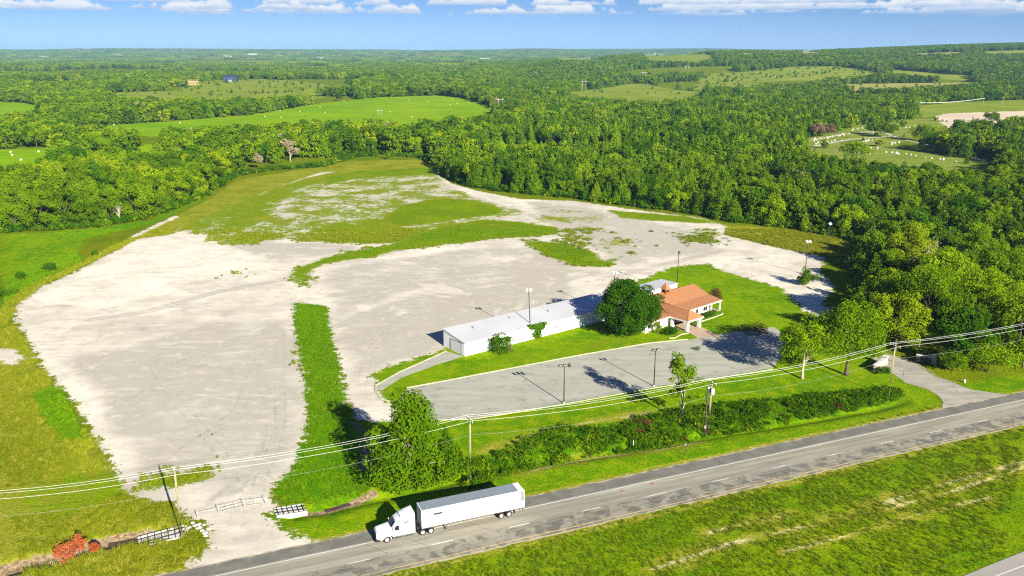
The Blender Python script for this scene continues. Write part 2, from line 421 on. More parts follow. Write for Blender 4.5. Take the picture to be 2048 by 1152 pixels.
class MB:
    """collects simple shapes into one mesh"""
    def __init__(self):
        self.v, self.f, self.s = [], [], []

    def add(self, verts, faces, smooth=False):
        b = len(self.v)
        self.v += [tuple(p) for p in verts]
        self.f += [tuple(i + b for i in q) for q in faces]
        self.s += [smooth] * len(faces)
        return self

    def box(self, x0, x1, y0, y1, z0, z1):
        return self.add([(x0, y0, z0), (x1, y0, z0), (x1, y1, z0), (x0, y1, z0), (x0, y0, z1), (x1, y0, z1), (x1, y1, z1), (x0, y1, z1)],
                        [(0, 3, 2, 1), (4, 5, 6, 7), (0, 1, 5, 4), (1, 2, 6, 5), (2, 3, 7, 6), (3, 0, 4, 7)])

    def bevbox(self, x0, x1, y0, y1, z0, z1, r=0.05):
        bm = bmesh.new()
        bmesh.ops.create_cube(bm, size=1.0)
        for v in bm.verts:
            v.co = Vector(((x0 + x1) / 2 + v.co.x * (x1 - x0), (y0 + y1) / 2 + v.co.y * (y1 - y0), (z0 + z1) / 2 + v.co.z * (z1 - z0)))
        bmesh.ops.bevel(bm, geom=bm.edges[:], offset=r, segments=2, affect='EDGES', profile=0.6)
        bm.verts.index_update()
        self.add([v.co[:] for v in bm.verts], [[v.index for v in f.verts] for f in bm.faces])
        bm.free()
        return self

    def tube(self, pts, rad, n=8, cap=True, smooth=True):
        pts = [Vector(p) for p in pts]
        rads = rad if isinstance(rad, (list, tuple)) else [rad] * len(pts)
        rings = []
        up = Vector((0, 0, 1))
        vs = []
        for i, p in enumerate(pts):
            t = (pts[min(i + 1, len(pts) - 1)] - pts[max(i - 1, 0)]).normalized()
            a = t.cross(up)
            if a.length < 1e-3:
                a = t.cross(Vector((1, 0, 0)))
            a.normalize()
            b = t.cross(a)
            rings.append(len(vs))
            for k in range(n):
                an = 2 * math.pi * k / n
                vs.append(p + a * (math.cos(an) * rads[i]) + b * (math.sin(an) * rads[i]))
        fs = []
        for i in range(len(pts) - 1):
            for k in range(n):
                k2 = (k + 1) % n
                fs.append((rings[i] + k, rings[i] + k2, rings[i + 1] + k2, rings[i + 1] + k))
        if cap:
            fs.append(tuple(rings[0] + k for k in range(n))[::-1])
            fs.append(tuple(rings[-1] + k for k in range(n)))
        return self.add(vs, fs, smooth)

    def prism(self, outline, axis_fn, h0, h1):
        """outline: 2-D points; axis_fn(u, v, h) -> 3-D point"""
        n = len(outline)
        vs = [axis_fn(u, v, h0) for u, v in outline] + [axis_fn(u, v, h1) for u, v in outline]
        fs = [tuple(range(n))[::-1], tuple(range(n, 2 * n))]
        fs += [(i, (i + 1) % n, n + (i + 1) % n, n + i) for i in range(n)]
        return self.add(vs, fs)

    def lathe_y(self, prof, cx, cz, n=20):
        """profile (radius, y) swept about the line through (cx, *, cz) along y"""
        vs, fs = [], []
        for r, y in prof:
            for k in range(n):
                a = 2 * math.pi * k / n
                vs.append((cx + r * math.cos(a), y, cz + r * math.sin(a)))
        for i in range(len(prof) - 1):
            for k in range(n):
                k2 = (k + 1) % n
                fs.append((i * n + k, i * n + k2, (i + 1) * n + k2, (i + 1) * n + k))
        return self.add(vs, fs, True)

    def lathe_z(self, prof, n=12, cx=0, cy_=0):
        vs, fs = [], []
        for r, z in prof:
            for k in range(n):
                a = 2 * math.pi * k / n
                vs.append((cx + r * math.cos(a), cy_ + r * math.sin(a), z))
        for i in range(len(prof) - 1):
            for k in range(n):
                k2 = (k + 1) % n
                fs.append((i * n + k, i * n + k2, (i + 1) * n + k2, (i + 1) * n + k))
        return self.add(vs, fs, True)

    def mesh(self, name, mat):
        me = bpy.data.meshes.new(name)
        me.from_pydata(self.v, [], self.f)
        me.polygons.foreach_set('use_smooth', self.s)
        if mat is not None:
            me.materials.append(mat)
        me.update()
        return me

    def build(self, name, mat, parent=None):
        return link(bpy.data.objects.new(name, self.mesh(name, mat)), parent)


def fast_mesh(name, verts, faces, mats=(), attrs=None, smooth=False, mat_idx=None):
    """numpy arrays -> mesh; faces is (n, k)"""
    me = bpy.data.meshes.new(name)
    verts = np.asarray(verts, np.float32)
    faces = np.asarray(faces, np.int32)
    k = faces.shape[1]
    me.vertices.add(len(verts))
    me.vertices.foreach_set('co', verts.ravel())
    me.loops.add(faces.size)
    me.loops.foreach_set('vertex_index', faces.ravel())
    me.polygons.add(len(faces))
    me.polygons.foreach_set('loop_start', np.arange(0, faces.size, k, dtype=np.int32))
    if smooth:
        me.polygons.foreach_set('use_smooth', np.ones(len(faces), bool))
    for m in mats:
        me.materials.append(m)
    if mat_idx is not None:
        me.polygons.foreach_set('material_index', np.asarray(mat_idx, np.int32))
    for n_, (dom, arr) in (attrs or {}).items():
        at = me.attributes.new(n_, 'FLOAT', dom)
        at.data.foreach_set('value', np.asarray(arr, np.float32))
    me.update()
    me.validate()
    return me


def copy_tree(o, parent=None):
    c = o.copy()
    COL.objects.link(c)
    c.parent = parent
    for ch in list(o.children):
        copy_tree(ch, c)
    return c


# ------------------------------------------------------------------ materials
def land_material():
    m, nt, out = new_mat('land')
    P = wpos(nt)
    A = lambda n: nd(nt, 'ShaderNodeAttribute', attribute_name=n).outputs['Fac']
    grav, tone, weed, lush, lawn, dry, soil = [A(n) for n in ('grav', 'tone', 'weed', 'lush', 'lawn', 'dry', 'soil')]
    n_f = noise(nt, P, 1.9, 4.0, 0.65)
    n_m = noise(nt, P, 0.42, 4.0, 0.6)
    n_b = noise(nt, P, 0.07, 3.0, 0.55)
    n_h = noise(nt, P, 0.016, 3.0, 0.5)
    # streaks left by traffic and run-off, drawn out along two directions
    map1 = nd(nt, 'ShaderNodeMapping', {'Vector': P, 'Rotation': (0, 0, -0.42), 'Scale': (0.10, 0.42, 1)}).outputs[0]
    map2 = nd(nt, 'ShaderNodeMapping', {'Vector': P, 'Rotation': (0, 0, 0.95), 'Scale': (0.09, 0.36, 1)}).outputs[0]
    st1 = noise(nt, map1, 1.0, 5.0, 0.62, 0.4)
    st2 = noise(nt, map2, 1.0, 5.0, 0.62, 0.4)
    # masks
    e = mth(nt, 'ADD', grav, mth(nt, 'MULTIPLY', mth(nt, 'SUBTRACT', n_m, 0.5), 7.0))
    e = mth(nt, 'ADD', e, mth(nt, 'MULTIPLY', mth(nt, 'SUBTRACT', n_f, 0.5), 5.0))
    gmask = ramp(nt, e, -0.25, 0.35)
    wn = mth(nt, 'ADD', mth(nt, 'MULTIPLY', n_m, 0.35), mth(nt, 'ADD', mth(nt, 'MULTIPLY', n_f, 0.35), mth(nt, 'MULTIPLY', n_b, 0.45)))
    wn = ramp(nt, wn, 0.36, 0.80, 0.0, 1.0, False)
    wd = mth(nt, 'SUBTRACT', weed, wn)
    wmask = ramp(nt, wd, -0.04, 0.12)
    wmask = mth(nt, 'MULTIPLY', wmask, ramp(nt, weed, 0.02, 0.10))
    grass = mth(nt, 'MAXIMUM', mth(nt, 'SUBTRACT', 1.0, gmask), wmask)
    # grass colours
    g_base = mixc(nt, ramp(nt, n_b, 0.30, 0.70), (0.125, 0.200, 0.002), (0.235, 0.275, 0.005))
    g_base = mixc(nt, ramp(nt, n_f, 0.40, 0.62, 0.0, 0.85), g_base, (0.045, 0.085, 0.001))  # darker patches paint in the soil shadow under the tufts
    g_lawn = mixc(nt, ramp(nt, n_b, 0.34, 0.68), (0.085, 0.225, 0.001), (0.190, 0.320, 0.001))
    g_lawn = mixc(nt, ramp(nt, n_m, 0.44, 0.64, 0.0, 0.7), g_lawn, (0.28, 0.36, 0.004))
    g_lawn = mixc(nt, ramp(nt, n_f, 0.45, 0.68, 0.0, 0.65), g_lawn, (0.045, 0.140, 0.001))
    g_lush = mixc(nt, ramp(nt, n_m, 0.35, 0.65), (0.060, 0.195, 0.001), (0.125, 0.270, 0.001))
    g_lush = mixc(nt, ramp(nt, n_f, 0.55, 0.72, 0.0, 0.6), g_lush, (0.17, 0.22, 0.006))
    g_dry = mixc(nt, ramp(nt, n_m, 0.3, 0.7), (0.230, 0.265, 0.008), (0.380, 0.350, 0.050))
    g_dry = mixc(nt, ramp(nt, n_f, 0.46, 0.66, 0.0, 0.75), g_dry, (0.115, 0.165, 0.003))  # shadow low among the dry grass, put in as darker blotches
    dm = mth(nt, 'SUBTRACT', dry, ramp(nt, mth(nt, 'ADD', mth(nt, 'MULTIPLY', n_m, 0.6), mth(nt, 'MULTIPLY', n_b, 0.4)), 0.30, 0.72, 0.0, 1.0, False))
    gc = mixc(nt, lawn, g_base, g_lawn)
    gc = mixc(nt, ramp(nt, mth(nt, 'ADD', lush, mth(nt, 'MULTIPLY', mth(nt, 'SUBTRACT', n_b, 0.5), 1.0)), 0.25, 0.7), gc, g_lush)
    gc = mixc(nt, ramp(nt, dm, -0.12, 0.22), gc, g_dry)
    gc = mixc(nt, mth(nt, 'MULTIPLY', ramp(nt, dry, 0.80, 0.95), ramp(nt, n_f, 0.35, 0.55, 0.25, 1.0)), gc, (0.62, 0.55, 0.26))
    gc = mixc(nt, ramp(nt, n_h, 0.35, 0.65, 0.0, 0.30), gc, mixc(nt, 0.5, gc, (0.20, 0.24, 0.012)))
    # gravel colours
    tn = mth(nt, 'ADD', tone, mth(nt, 'MULTIPLY', mth(nt, 'SUBTRACT', mixc(nt, 0.5, st1, st2), 0.5), 1.9))
    tn = mth(nt, 'ADD', tn, mth(nt, 'MULTIPLY', mth(nt, 'SUBTRACT', n_b, 0.5), 1.7))
    gv = mixc(nt, ramp(nt, tn, 0.05, 0.95, 0.0, 1.0, False), (0.675, 0.638, 0.535), (0.432, 0.408, 0.345))
    gv = mixc(nt, ramp(nt, tn, 0.0, -0.5), gv, (0.78, 0.73, 0.62))
    gv = mixc(nt, ramp(nt, st1, 0.60, 0.76, 0.0, 0.45), gv, (0.33, 0.285, 0.22))
    gv = mixc(nt, ramp(nt, st2, 0.56, 0.68, 0.0, 0.38), gv, (0.74, 0.68, 0.56))
    n_s = noise(nt, P, 5.0, 3.0, 0.7)
    gv = mixc(nt, ramp(nt, n_m, 0.50, 0.72, 0.0, 0.42), gv, (0.37, 0.335, 0.27))
    gv = mixc(nt, ramp(nt, n_m, 0.46, 0.26, 0.0, 0.35), gv, (0.76, 0.70, 0.58))
    sp_ = noise(nt, P, 1.1, 2.0, 0.8)
    gv = mixc(nt, mth(nt, 'MULTIPLY', ramp(nt, sp_, 0.66, 0.72, 0.0, 0.6), ramp(nt, n_b, 0.48, 0.60)), gv, (0.20, 0.175, 0.115))
    gv = mixc(nt, ramp(nt, n_s, 0.55, 0.80, 0.0, 0.30), gv, (0.22, 0.19, 0.15))
    gv = mixc(nt, ramp(nt, n_s, 0.44, 0.20, 0.0, 0.35), gv, (0.66, 0.61, 0.54))
    gv = mixc(nt, mth(nt, 'MULTIPLY', ramp(nt, mth(nt, 'ABSOLUTE', mth(nt, 'SUBTRACT', n_m, 0.5)), 0.0, 0.012, 1.0, 0.0), ramp(nt, n_b, 0.5, 0.62, 0.0, 0.35)), gv, (0.15, 0.13, 0.105))
    gv = mixc(nt, ramp(nt, noise(nt, P, 0.10, 5.0, 0.62, 1.2), 0.56, 0.62, 0.0, 0.32), gv, (0.40, 0.365, 0.305))
    gv = mixc(nt, ramp(nt, noise(nt, P, 0.055, 5.0, 0.65, 0.9), 0.57, 0.63, 0.0, 0.42), gv, (0.74, 0.69, 0.58))
    gv = mixc(nt, ramp(nt, noise(nt, P, 0.030, 4.0, 0.6, 0.8), 0.50, 0.66, 0.0, 0.35), gv, (0.42, 0.375, 0.30))
    gv = mixc(nt, 1.0, gv, (1.03, 1.02, 1.0), 'MULTIPLY')
    col = mixc(nt, grass, gv, gc)
    sm = ramp(nt, mth(nt, 'ADD', soil, mth(nt, 'MULTIPLY', mth(nt, 'SUBTRACT', n_m, 0.5), 0.8)), 0.32, 0.55)
    col = mixc(nt, sm, col, mixc(nt, ramp(nt, n_f, 0.35, 0.65), (0.16, 0.105, 0.055), (0.34, 0.27, 0.17)))
    hb = mth(nt, 'ADD', n_f, mth(nt, 'MULTIPLY', n_s, 0.5))
    nor = bump(nt, hb, mth(nt, 'ADD', mth(nt, 'MULTIPLY', grass, 0.5), 0.12), 0.35)
    bsdf(nt, out, col, 1.0, 0.0, 0.0, nor)
    return m


def field_material(name, c0, c1, c2=None, scale=0.02):
    m, nt, out = new_mat(name)
    P = wpos(nt)
    a = noise(nt, P, scale, 4.0, 0.6)
    b = noise(nt, P, scale * 9, 3.0, 0.6)
    st = noise(nt, nd(nt, 'ShaderNodeMapping', {'Vector': P, 'Rotation': (0, 0, -0.5), 'Scale': (scale * 0.5, scale * 4, 1)}).outputs[0], 1.0, 4.0)
    c = mixc(nt, ramp(nt, a, 0.3, 0.7), c0, c1)
    c = mixc(nt, ramp(nt, st, 0.45, 0.7, 0.0, 0.6), c, c2 or c1)
    c = mixc(nt, ramp(nt, b, 0.45, 0.75, 0.0, 0.35), c, tuple(v * 0.6 for v in c0))
    bsdf(nt, out, c, 1.0, 0, 0.0, bump(nt, b, 0.5, 1.0))
    return m


def plain(name, col, rough=0.7, metal=0.0, spec=0.3, var=0.12, scale=2.0, bmp=0.0, dirt=None):
    m, nt, out = new_mat(name)
    P = nd(nt, 'ShaderNodeTexCoord').outputs['Object']
    n = noise(nt, P, scale, 4.0, 0.6)
    c = mixc(nt, ramp(nt, n, 0.3, 0.7), tuple(v * (1 - var) for v in col), tuple(min(1, v * (1 + var)) for v in col))
    if dirt:
        n2 = noise(nt, nd(nt, 'ShaderNodeMapping', {'Vector': P, 'Scale': (1, 1, 0.25)}).outputs[0], scale * 1.7, 5.0, 0.65)
        c = mixc(nt, ramp(nt, n2, 0.50, 0.78, 0.0, 0.55), c, dirt)
    bsdf(nt, out, c, rough, metal, spec, bump(nt, n, bmp, 0.03) if bmp else None)
    return m


def asphalt_material():
    m, nt, out = new_mat('highway_asphalt')
    P = wpos(nt)
    mp = nd(nt, 'ShaderNodeMapping', {'Vector': P, 'Location': (0, -112.08 * math.cos(0.3948), 0), 'Rotation': (0, 0, -0.3948)}).outputs[0]
    # x runs along the road, y across it
    q = nd(nt, 'ShaderNodeVectorRotate', {'Vector': nd(nt, 'ShaderNodeVectorMath', {0: P, 1: (0, 112.08, 0)}, operation='SUBTRACT').outputs[0], 'Axis': (0, 0, 1), 'Angle': -0.3948}, rotation_type='AXIS_ANGLE').outputs[0]
    sx = nd(nt, 'ShaderNodeSeparateXYZ', {0: q})
    across = sx.outputs[1]
    lng = nd(nt, 'ShaderNodeMapping', {'Vector': q, 'Scale': (0.06, 0.9, 1)}).outputs[0]
    a = noise(nt, lng, 1.0, 5.0, 0.62, 0.6)
    b = noise(nt, q, 0.45, 5.0, 0.62, 0.5)
    c = noise(nt, q, 4.5, 4.0, 0.7)
    col = mixc(nt, ramp(nt, a, 0.3, 0.7), (0.235, 0.222, 0.175), (0.350, 0.330, 0.262))
    # the lane by the median is patched and scabbed
    lane = ramp(nt, across, 0.4, -0.6)
    patch = mth(nt, 'MULTIPLY', lane, ramp(nt, mth(nt, 'ADD', mth(nt, 'MULTIPLY', b, 0.55), mth(nt, 'MULTIPLY', a, 0.45)), 0.47, 0.54))
    col = mixc(nt, mth(nt, 'MULTIPLY', patch, 0.78), col, (0.105, 0.103, 0.088))
    shoulder = ramp(nt, across, 4.3, 4.6)
    col = mixc(nt, shoulder, col, mixc(nt, ramp(nt, b, 0.3, 0.7), (0.140, 0.138, 0.118), (0.200, 0.194, 0.164)))
    lab = ramp(nt, a, 0.54, 0.68, 0.0, 0.45)
    col = mixc(nt, mth(nt, 'MULTIPLY', lab, mth(nt, 'SUBTRACT', 1.0, shoulder)), col, (0.44, 0.415, 0.335))
    col = mixc(nt, ramp(nt, c, 0.5, 0.8, 0.0, 0.4), col, (0.10, 0.095, 0.09))
    # broken edges
    edge = mth(nt, 'ADD', across, mth(nt, 'MULTIPLY', mth(nt, 'SUBTRACT', b, 0.5), 1.4))
    col = mixc(nt, mth(nt, 'MAXIMUM', ramp(nt, edge, 6.9, 7.25), ramp(nt, edge, -3.9, -4.15)), col, (0.42, 0.37, 0.24))
    col = mixc(nt, 1.0, col, (1.02, 1.02, 1.0), 'MULTIPLY')
    bsdf(nt, out, col, 0.9, 0, 0.12, bump(nt, c, 0.25, 0.03))
    return m


def parking_material(name, c0, c1, crack=0.5):
    m, nt, out = new_mat(name)
    P = wpos(nt)
    mp = nd(nt, 'ShaderNodeMapping', {'Vector': P, 'Rotation': (0, 0, -0.44), 'Scale': (0.08, 0.5, 1)}).outputs[0]
    a = noise(nt, mp, 1.0, 5.0, 0.62, 0.5)
    b = noise(nt, P, 0.28, 5.0, 0.6)
    c = noise(nt, P, 3.2, 4.0, 0.7)
    col = mixc(nt, ramp(nt, a, 0.3, 0.7), c0, c1)
    col = mixc(nt, ramp(nt, b, 0.5, 0.72, 0.0, 0.5), col, tuple(v * 0.74 for v in c0))
    vo = nd(nt, 'ShaderNodeTexVoronoi', {'Vector': nd(nt, 'ShaderNodeVectorMath', {0: P, 1: nd(nt, 'ShaderNodeTexNoise', {'Vector': P, 'Scale': 0.5}).outputs[1]}, operation='ADD').outputs[0], 'Scale': 0.16}, feature='DISTANCE_TO_EDGE').outputs[0]
    cr = mth(nt, 'MULTIPLY', ramp(nt, vo, 0.0, 0.014, 1.0, 0.0), ramp(nt, b, 0.42, 0.6, 0.0, crack))
    col = mixc(nt, cr, col, (0.09, 0.085, 0.075))
    col = mixc(nt, ramp(nt, c, 0.5, 0.8, 0.0, 0.35), col, tuple(v * 0.6 for v in c0))
    col = mixc(nt, 1.0, col, (0.86, 0.86, 0.85), 'MULTIPLY')
    bsdf(nt, out, col, 0.95, 0, 0.08, bump(nt, c, 0.2, 0.03))
    return m


def leaf_material(name, dark, light, hue=None, trans=0.22):
    """leaf colour from a per-leaf attribute, the plant's own random number and its place in the wood"""
    m, nt, out = new_mat(name)
    at = nd(nt, 'ShaderNodeAttribute', attribute_name='shade').outputs['Fac']
    oi = nd(nt, 'ShaderNodeObjectInfo')
    rnd = oi.outputs['Random']
    reg = noise(nt, oi.outputs['Location'], 0.012, 2.0)
    t = mth(nt, 'ADD', mth(nt, 'MULTIPLY', at, 0.55), mth(nt, 'ADD', mth(nt, 'MULTIPLY', rnd, 0.55), mth(nt, 'MULTIPLY', mth(nt, 'SUBTRACT', reg, 0.5), 0.9)))
    col = mixc(nt, ramp(nt, t, 0.05, 0.95, 0.0, 1.0, False), dark, light)
    if hue:
        col = mixc(nt, ramp(nt, rnd, 0.82, 1.0, 0.0, 0.7), col, hue)
    d = nd(nt, 'ShaderNodeBsdfDiffuse', {'Color': col, 'Roughness': 0.5})
    tcol = mixc(nt, 0.5, col, tuple(min(1.0, v * 1.6) for v in light))
    tr = nd(nt, 'ShaderNodeBsdfTranslucent', {'Color': tcol})
    mx = nd(nt, 'ShaderNodeMixShader', {0: trans, 1: d.outputs[0], 2: tr.outputs[0]})
    nt.links.new(mx.outputs[0], out.inputs['Surface'])
    return m


M = {}
M['land'] = land_material()
M['asphalt'] = asphalt_material()
M['parking'] = parking_material('parking_asphalt', (0.395, 0.400, 0.325), (0.490, 0.490, 0.400))
M['drive'] = parking_material('drive_asphalt', (0.36, 0.335, 0.28), (0.50, 0.465, 0.395), 0.8)
M['concrete_road'] = parking_material('concrete_carriageway', (0.36, 0.34, 0.30), (0.42, 0.40, 0.36), 0.3)
M['slab'] = plain('slab_concrete', (0.425, 0.315, 0.221), 0.9, var=0.12, scale=0.6)
M['kerb'] = plain('kerb_concrete', (0.476, 0.451, 0.289), 0.9, var=0.2, scale=0.8, bmp=0.3)
M['paint_white'] = plain('road_paint_white', (0.66, 0.65, 0.60), 0.8, var=0.12, scale=1.1, dirt=(0.24, 0.23, 0.19))
M['paint_yellow'] = plain('road_paint_yellow', (0.62, 0.46, 0.16), 0.7, var=0.2, scale=0.9)
M['crack'] = plain('crack_seal', (0.035, 0.033, 0.03), 0.6)
M['white_wall'] = plain('white_painted_steel', (0.82, 0.82, 0.81), 0.5, var=0.03, scale=0.25, dirt=(0.66, 0.65, 0.61))
M['white_roof'] = plain('white_metal_roof', (0.484, 0.493, 0.501), 0.45, var=0.06, scale=0.12, dirt=(0.42, 0.42, 0.41))
M['brick_white'] = plain('white_brick', (0.74, 0.70, 0.65), 0.85, var=0.12, scale=3.0, bmp=0.4)
M['shingle'] = plain('orange_shingle', (0.327, 0.149, 0.064), 0.9, var=0.22, scale=2.4, bmp=0.5, dirt=(0.29, 0.125, 0.055))
M['cedar'] = plain('red_cedar_boards', (0.36, 0.075, 0.02), 0.8, var=0.2, scale=3.0)
M['fascia'] = plain('fascia_white', (0.78, 0.74, 0.70), 0.6, var=0.05)
M['dark_glass'] = plain('dark_glass', (0.012, 0.014, 0.018), 0.08, 0, 0.6, var=0.3)
M['dark'] = plain('dark_brown_matt', (0.03, 0.025, 0.022), 0.8)  # near-black brown of a house door and the cupola louvre
M['pole_wood'] = plain('weathered_pole', (0.34, 0.293, 0.17), 0.9, var=0.2, scale=4.0)
M['pole_dark'] = plain('creosote_pole', (0.06, 0.045, 0.035), 0.85, var=0.25, scale=4.0)
M['steel_dark'] = plain('bronze_steel', (0.035, 0.028, 0.02), 0.5, 0.3, var=0.15)
M['galv'] = plain('galvanised_steel', (0.306, 0.306, 0.289), 0.45, 0.4, var=0.1)
M['gate_paint'] = plain('faded_white_pipe', (0.50, 0.49, 0.45), 0.6, var=0.15)
M['lamp_white'] = plain('lamp_housing_white', (0.80, 0.79, 0.74), 0.5, var=0.05)
M['lamp_dark'] = plain('lamp_housing_dark', (0.05, 0.045, 0.04), 0.5, var=0.1)
M['wire'] = plain('bright_wire', (0.80, 0.80, 0.78), 0.5, 0.0, 0.5, var=0.03)
M['wire_dark'] = plain('dull_wire', (0.30, 0.30, 0.26), 0.6, 0.0, 0.3, var=0.05)
M['truck_white'] = plain('truck_paint_white', (0.80, 0.81, 0.83), 0.22, 0.0, 0.5, var=0.02)
M['trailer_white'] = plain('trailer_panel_white', (0.80, 0.80, 0.80), 0.45, 0.0, 0.4, var=0.02, scale=0.6, dirt=(0.70, 0.70, 0.69))
M['trailer_roof'] = plain('trailer_roof_grey', (0.212, 0.246, 0.276), 0.5, 0.0, 0.4, var=0.05, scale=0.8)
M['tyre'] = plain('tyre_rubber', (0.018, 0.017, 0.016), 0.85, var=0.2)
M['rim'] = plain('polished_rim', (0.72, 0.71, 0.69), 0.3, 0.6, var=0.05)
M['chassis'] = plain('chassis_black', (0.03, 0.03, 0.032), 0.6, var=0.2)
M['chrome'] = plain('brushed_alloy', (0.20, 0.21, 0.22), 0.35, 0.6, var=0.15)
M['grey_panel'] = plain('grey_panel', (0.20, 0.205, 0.22), 0.6, var=0.15)
M['print_black'] = plain('print_black', (0.02, 0.02, 0.025), 0.6)
M['lens'] = plain('clear_lens', (0.7, 0.72, 0.75), 0.15, 0, 0.6)
M['red_lens'] = plain('red_lens', (0.45, 0.03, 0.02), 0.3)
M['bark'] = plain('bark', (0.10, 0.075, 0.048), 0.95, var=0.35, scale=2.5, bmp=0.6)
M['bark_pale'] = plain('bark_pale', (0.42, 0.36, 0.27), 0.9, var=0.25, scale=2.5, bmp=0.5)
M['stone'] = plain('pale_limestone', (0.383, 0.348, 0.289), 0.9, var=0.2, scale=2.0, bmp=0.5)
M['concrete'] = plain('pale_concrete', (0.561, 0.544, 0.51), 0.9, var=0.12, scale=1.2, bmp=0.3)
M['water'] = plain('muddy_water', (0.10, 0.062, 0.03), 0.12, 0, 0.5, var=0.2, scale=0.4)
M['grave'] = plain('pale_granite', (0.425, 0.416, 0.391), 0.6, var=0.12, scale=0.8)
M['bale'] = plain('net_wrapped_hay', (0.442, 0.399, 0.272), 0.85, var=0.15, scale=1.2)
M['barn_blue'] = plain('navy_barn_steel', (0.020, 0.032, 0.075), 0.5, var=0.1, scale=0.4)
M['roof_grey'] = plain('pale_grey_roof', (0.42, 0.47, 0.52), 0.5, var=0.1, scale=0.3)
M['lumber'] = plain('raw_lumber', (0.58, 0.42, 0.22), 0.85, var=0.2, scale=0.5)
M['house_white'] = plain('far_white_wall', (0.442, 0.442, 0.425), 0.8, var=0.06, scale=0.3)
M['house_tan'] = plain('far_tan_wall', (0.52, 0.42, 0.31), 0.8, var=0.08, scale=0.3)
M['roof_brown'] = plain('far_brown_roof', (0.17, 0.12, 0.095), 0.8, var=0.1, scale=0.3)
M['leaf_oak'] = leaf_material('leaf_oak', (0.019, 0.064, 0.001), (0.165, 0.270, 0.003), (0.25, 0.31, 0.004))
M['leaf_cedar'] = leaf_material('leaf_cedar', (0.020, 0.066, 0.001), (0.140, 0.255, 0.003), (0.20, 0.28, 0.004), 0.2)
M['leaf_live'] = leaf_material('leaf_live_oak', (0.014, 0.058, 0.001), (0.072, 0.170, 0.003), None, 0.22)
M['leaf_bright'] = leaf_material('leaf_bright', (0.044, 0.125, 0.001), (0.235, 0.355, 0.002), None, 0.27)
M['leaf_mid'] = leaf_material('leaf_mid', (0.017, 0.066, 0.001), (0.108, 0.205, 0.002), None, 0.22)
M['leaf_pale'] = leaf_material('leaf_pale', (0.16, 0.13, 0.07), (0.34, 0.28, 0.16), None, 0.2)
M['leaf_grey'] = leaf_material('leaf_grey', (0.16, 0.14, 0.10), (0.30, 0.27, 0.20), None, 0.1)
M['leaf_pink'] = leaf_material('leaf_pink', (0.14, 0.095, 0.055), (0.29, 0.20, 0.12), None, 0.2)
M['leaf_red'] = leaf_material('leaf_red', (0.19, 0.040, 0.014), (0.46, 0.13, 0.05), None, 0.2)
M['leaf_maroon'] = leaf_material('leaf_maroon', (0.075, 0.028, 0.014), (0.14, 0.11, 0.02), None, 0.2)
M['leaf_brush'] = leaf_material('leaf_brush', (0.014, 0.060, 0.001), (0.070, 0.175, 0.002), (0.10, 0.18, 0.004), 0.25)
M['blade_green'] = leaf_material('blade_green', (0.065, 0.175, 0.001), (0.190, 0.330, 0.002), (0.30, 0.32, 0.02), 0.32)
M['blade_olive'] = leaf_material('blade_olive', (0.095, 0.155, 0.002), (0.310, 0.315, 0.015), (0.42, 0.36, 0.06), 0.3)
M['blade_median'] = leaf_material('blade_median', (0.058, 0.130, 0.001), (0.190, 0.250, 0.006), (0.36, 0.31, 0.06), 0.28)
M['blade_weed'] = leaf_material('blade_weed', (0.105, 0.165, 0.003), (0.240, 0.285, 0.010), None, 0.3)

# ------------------------------------------------------------------ ground, one sheet to the horizon; the gravel lot is cut out of it
def axis_steps(dense, lo, hi, growth=1.13):
    a = list(dense)
    s = dense[1] - dense[0]
    left = []
    v = a[0]
    while v > lo:
        s *= growth
        v -= s
        left.append(v)
    s = dense[-1] - dense[-2]
    v = a[-1]
    right = []
    while v < hi:
        s *= growth
        v += s
        right.append(v)
    return np.array(left[::-1] + a + right)


gx = axis_steps(list(np.arange(-150, 132, 0.9)), -14000, 14000, 1.10)
gy = np.concatenate([np.array([-3000, -1200, -500, -200, -60, 0, 40, 65, 80]), np.arange(88, 250, 0.9), axis_steps(list(np.arange(251.0, 540, 1.7)), 252, 14500, 1.045)])
XX, YY = np.meshgrid(gx, gy)
xs, ys = XX.ravel(), YY.ravel()
zs = terr(xs, ys) - ditch_depth(xs, ys)
LC = land(xs, ys)
nxg, nyg = len(gx), len(gy)
ii, jj = np.meshgrid(np.arange(nxg - 1), np.arange(nyg - 1))
i0 = (jj * nxg + ii).ravel()
quads = np.stack([i0, i0 + 1, i0 + 1 + nxg, i0 + nxg], 1)
isg = LC['grav'][quads].max(1) > -2.2


def ground_z(x, y):
    """height of the ground sheet itself, between its own grid lines"""
    x, y = np.asarray(x, float), np.asarray(y, float)
    i = np.clip(np.searchsorted(gx, x) - 1, 0, nxg - 2)
    j = np.clip(np.searchsorted(gy, y) - 1, 0, nyg - 2)
    u = (x - gx[i]) / (gx[i + 1] - gx[i])
    v = (y - gy[j]) / (gy[j + 1] - gy[j])
    Z = zs.reshape(nyg, nxg)
    return (Z[j, i] * (1 - u) + Z[j, i + 1] * u) * (1 - v) + (Z[j + 1, i] * (1 - u) + Z[j + 1, i + 1] * u) * v


def sub_mesh(name, sel):
    q = quads[sel]
    used = np.unique(q)
    remap = np.full(len(xs), -1, np.int64)
    remap[used] = np.arange(len(used))
    me = fast_mesh(name, np.stack([xs[used], ys[used], zs[used]], 1), remap[q], [M['land']], {k: ('POINT', v[used]) for k, v in LC.items()}, True)
    return link(bpy.data.objects.new(name, me))


tag(sub_mesh('ground', ~isg), 'rolling grassy ground with lawns, rough meadow and verges', 'ground', kind='structure')
LOT = tag(sub_mesh('gravel_lot', isg), 'pale crushed stone lot with weedy patches and tyre tracks', 'gravel lot', kind='structure')


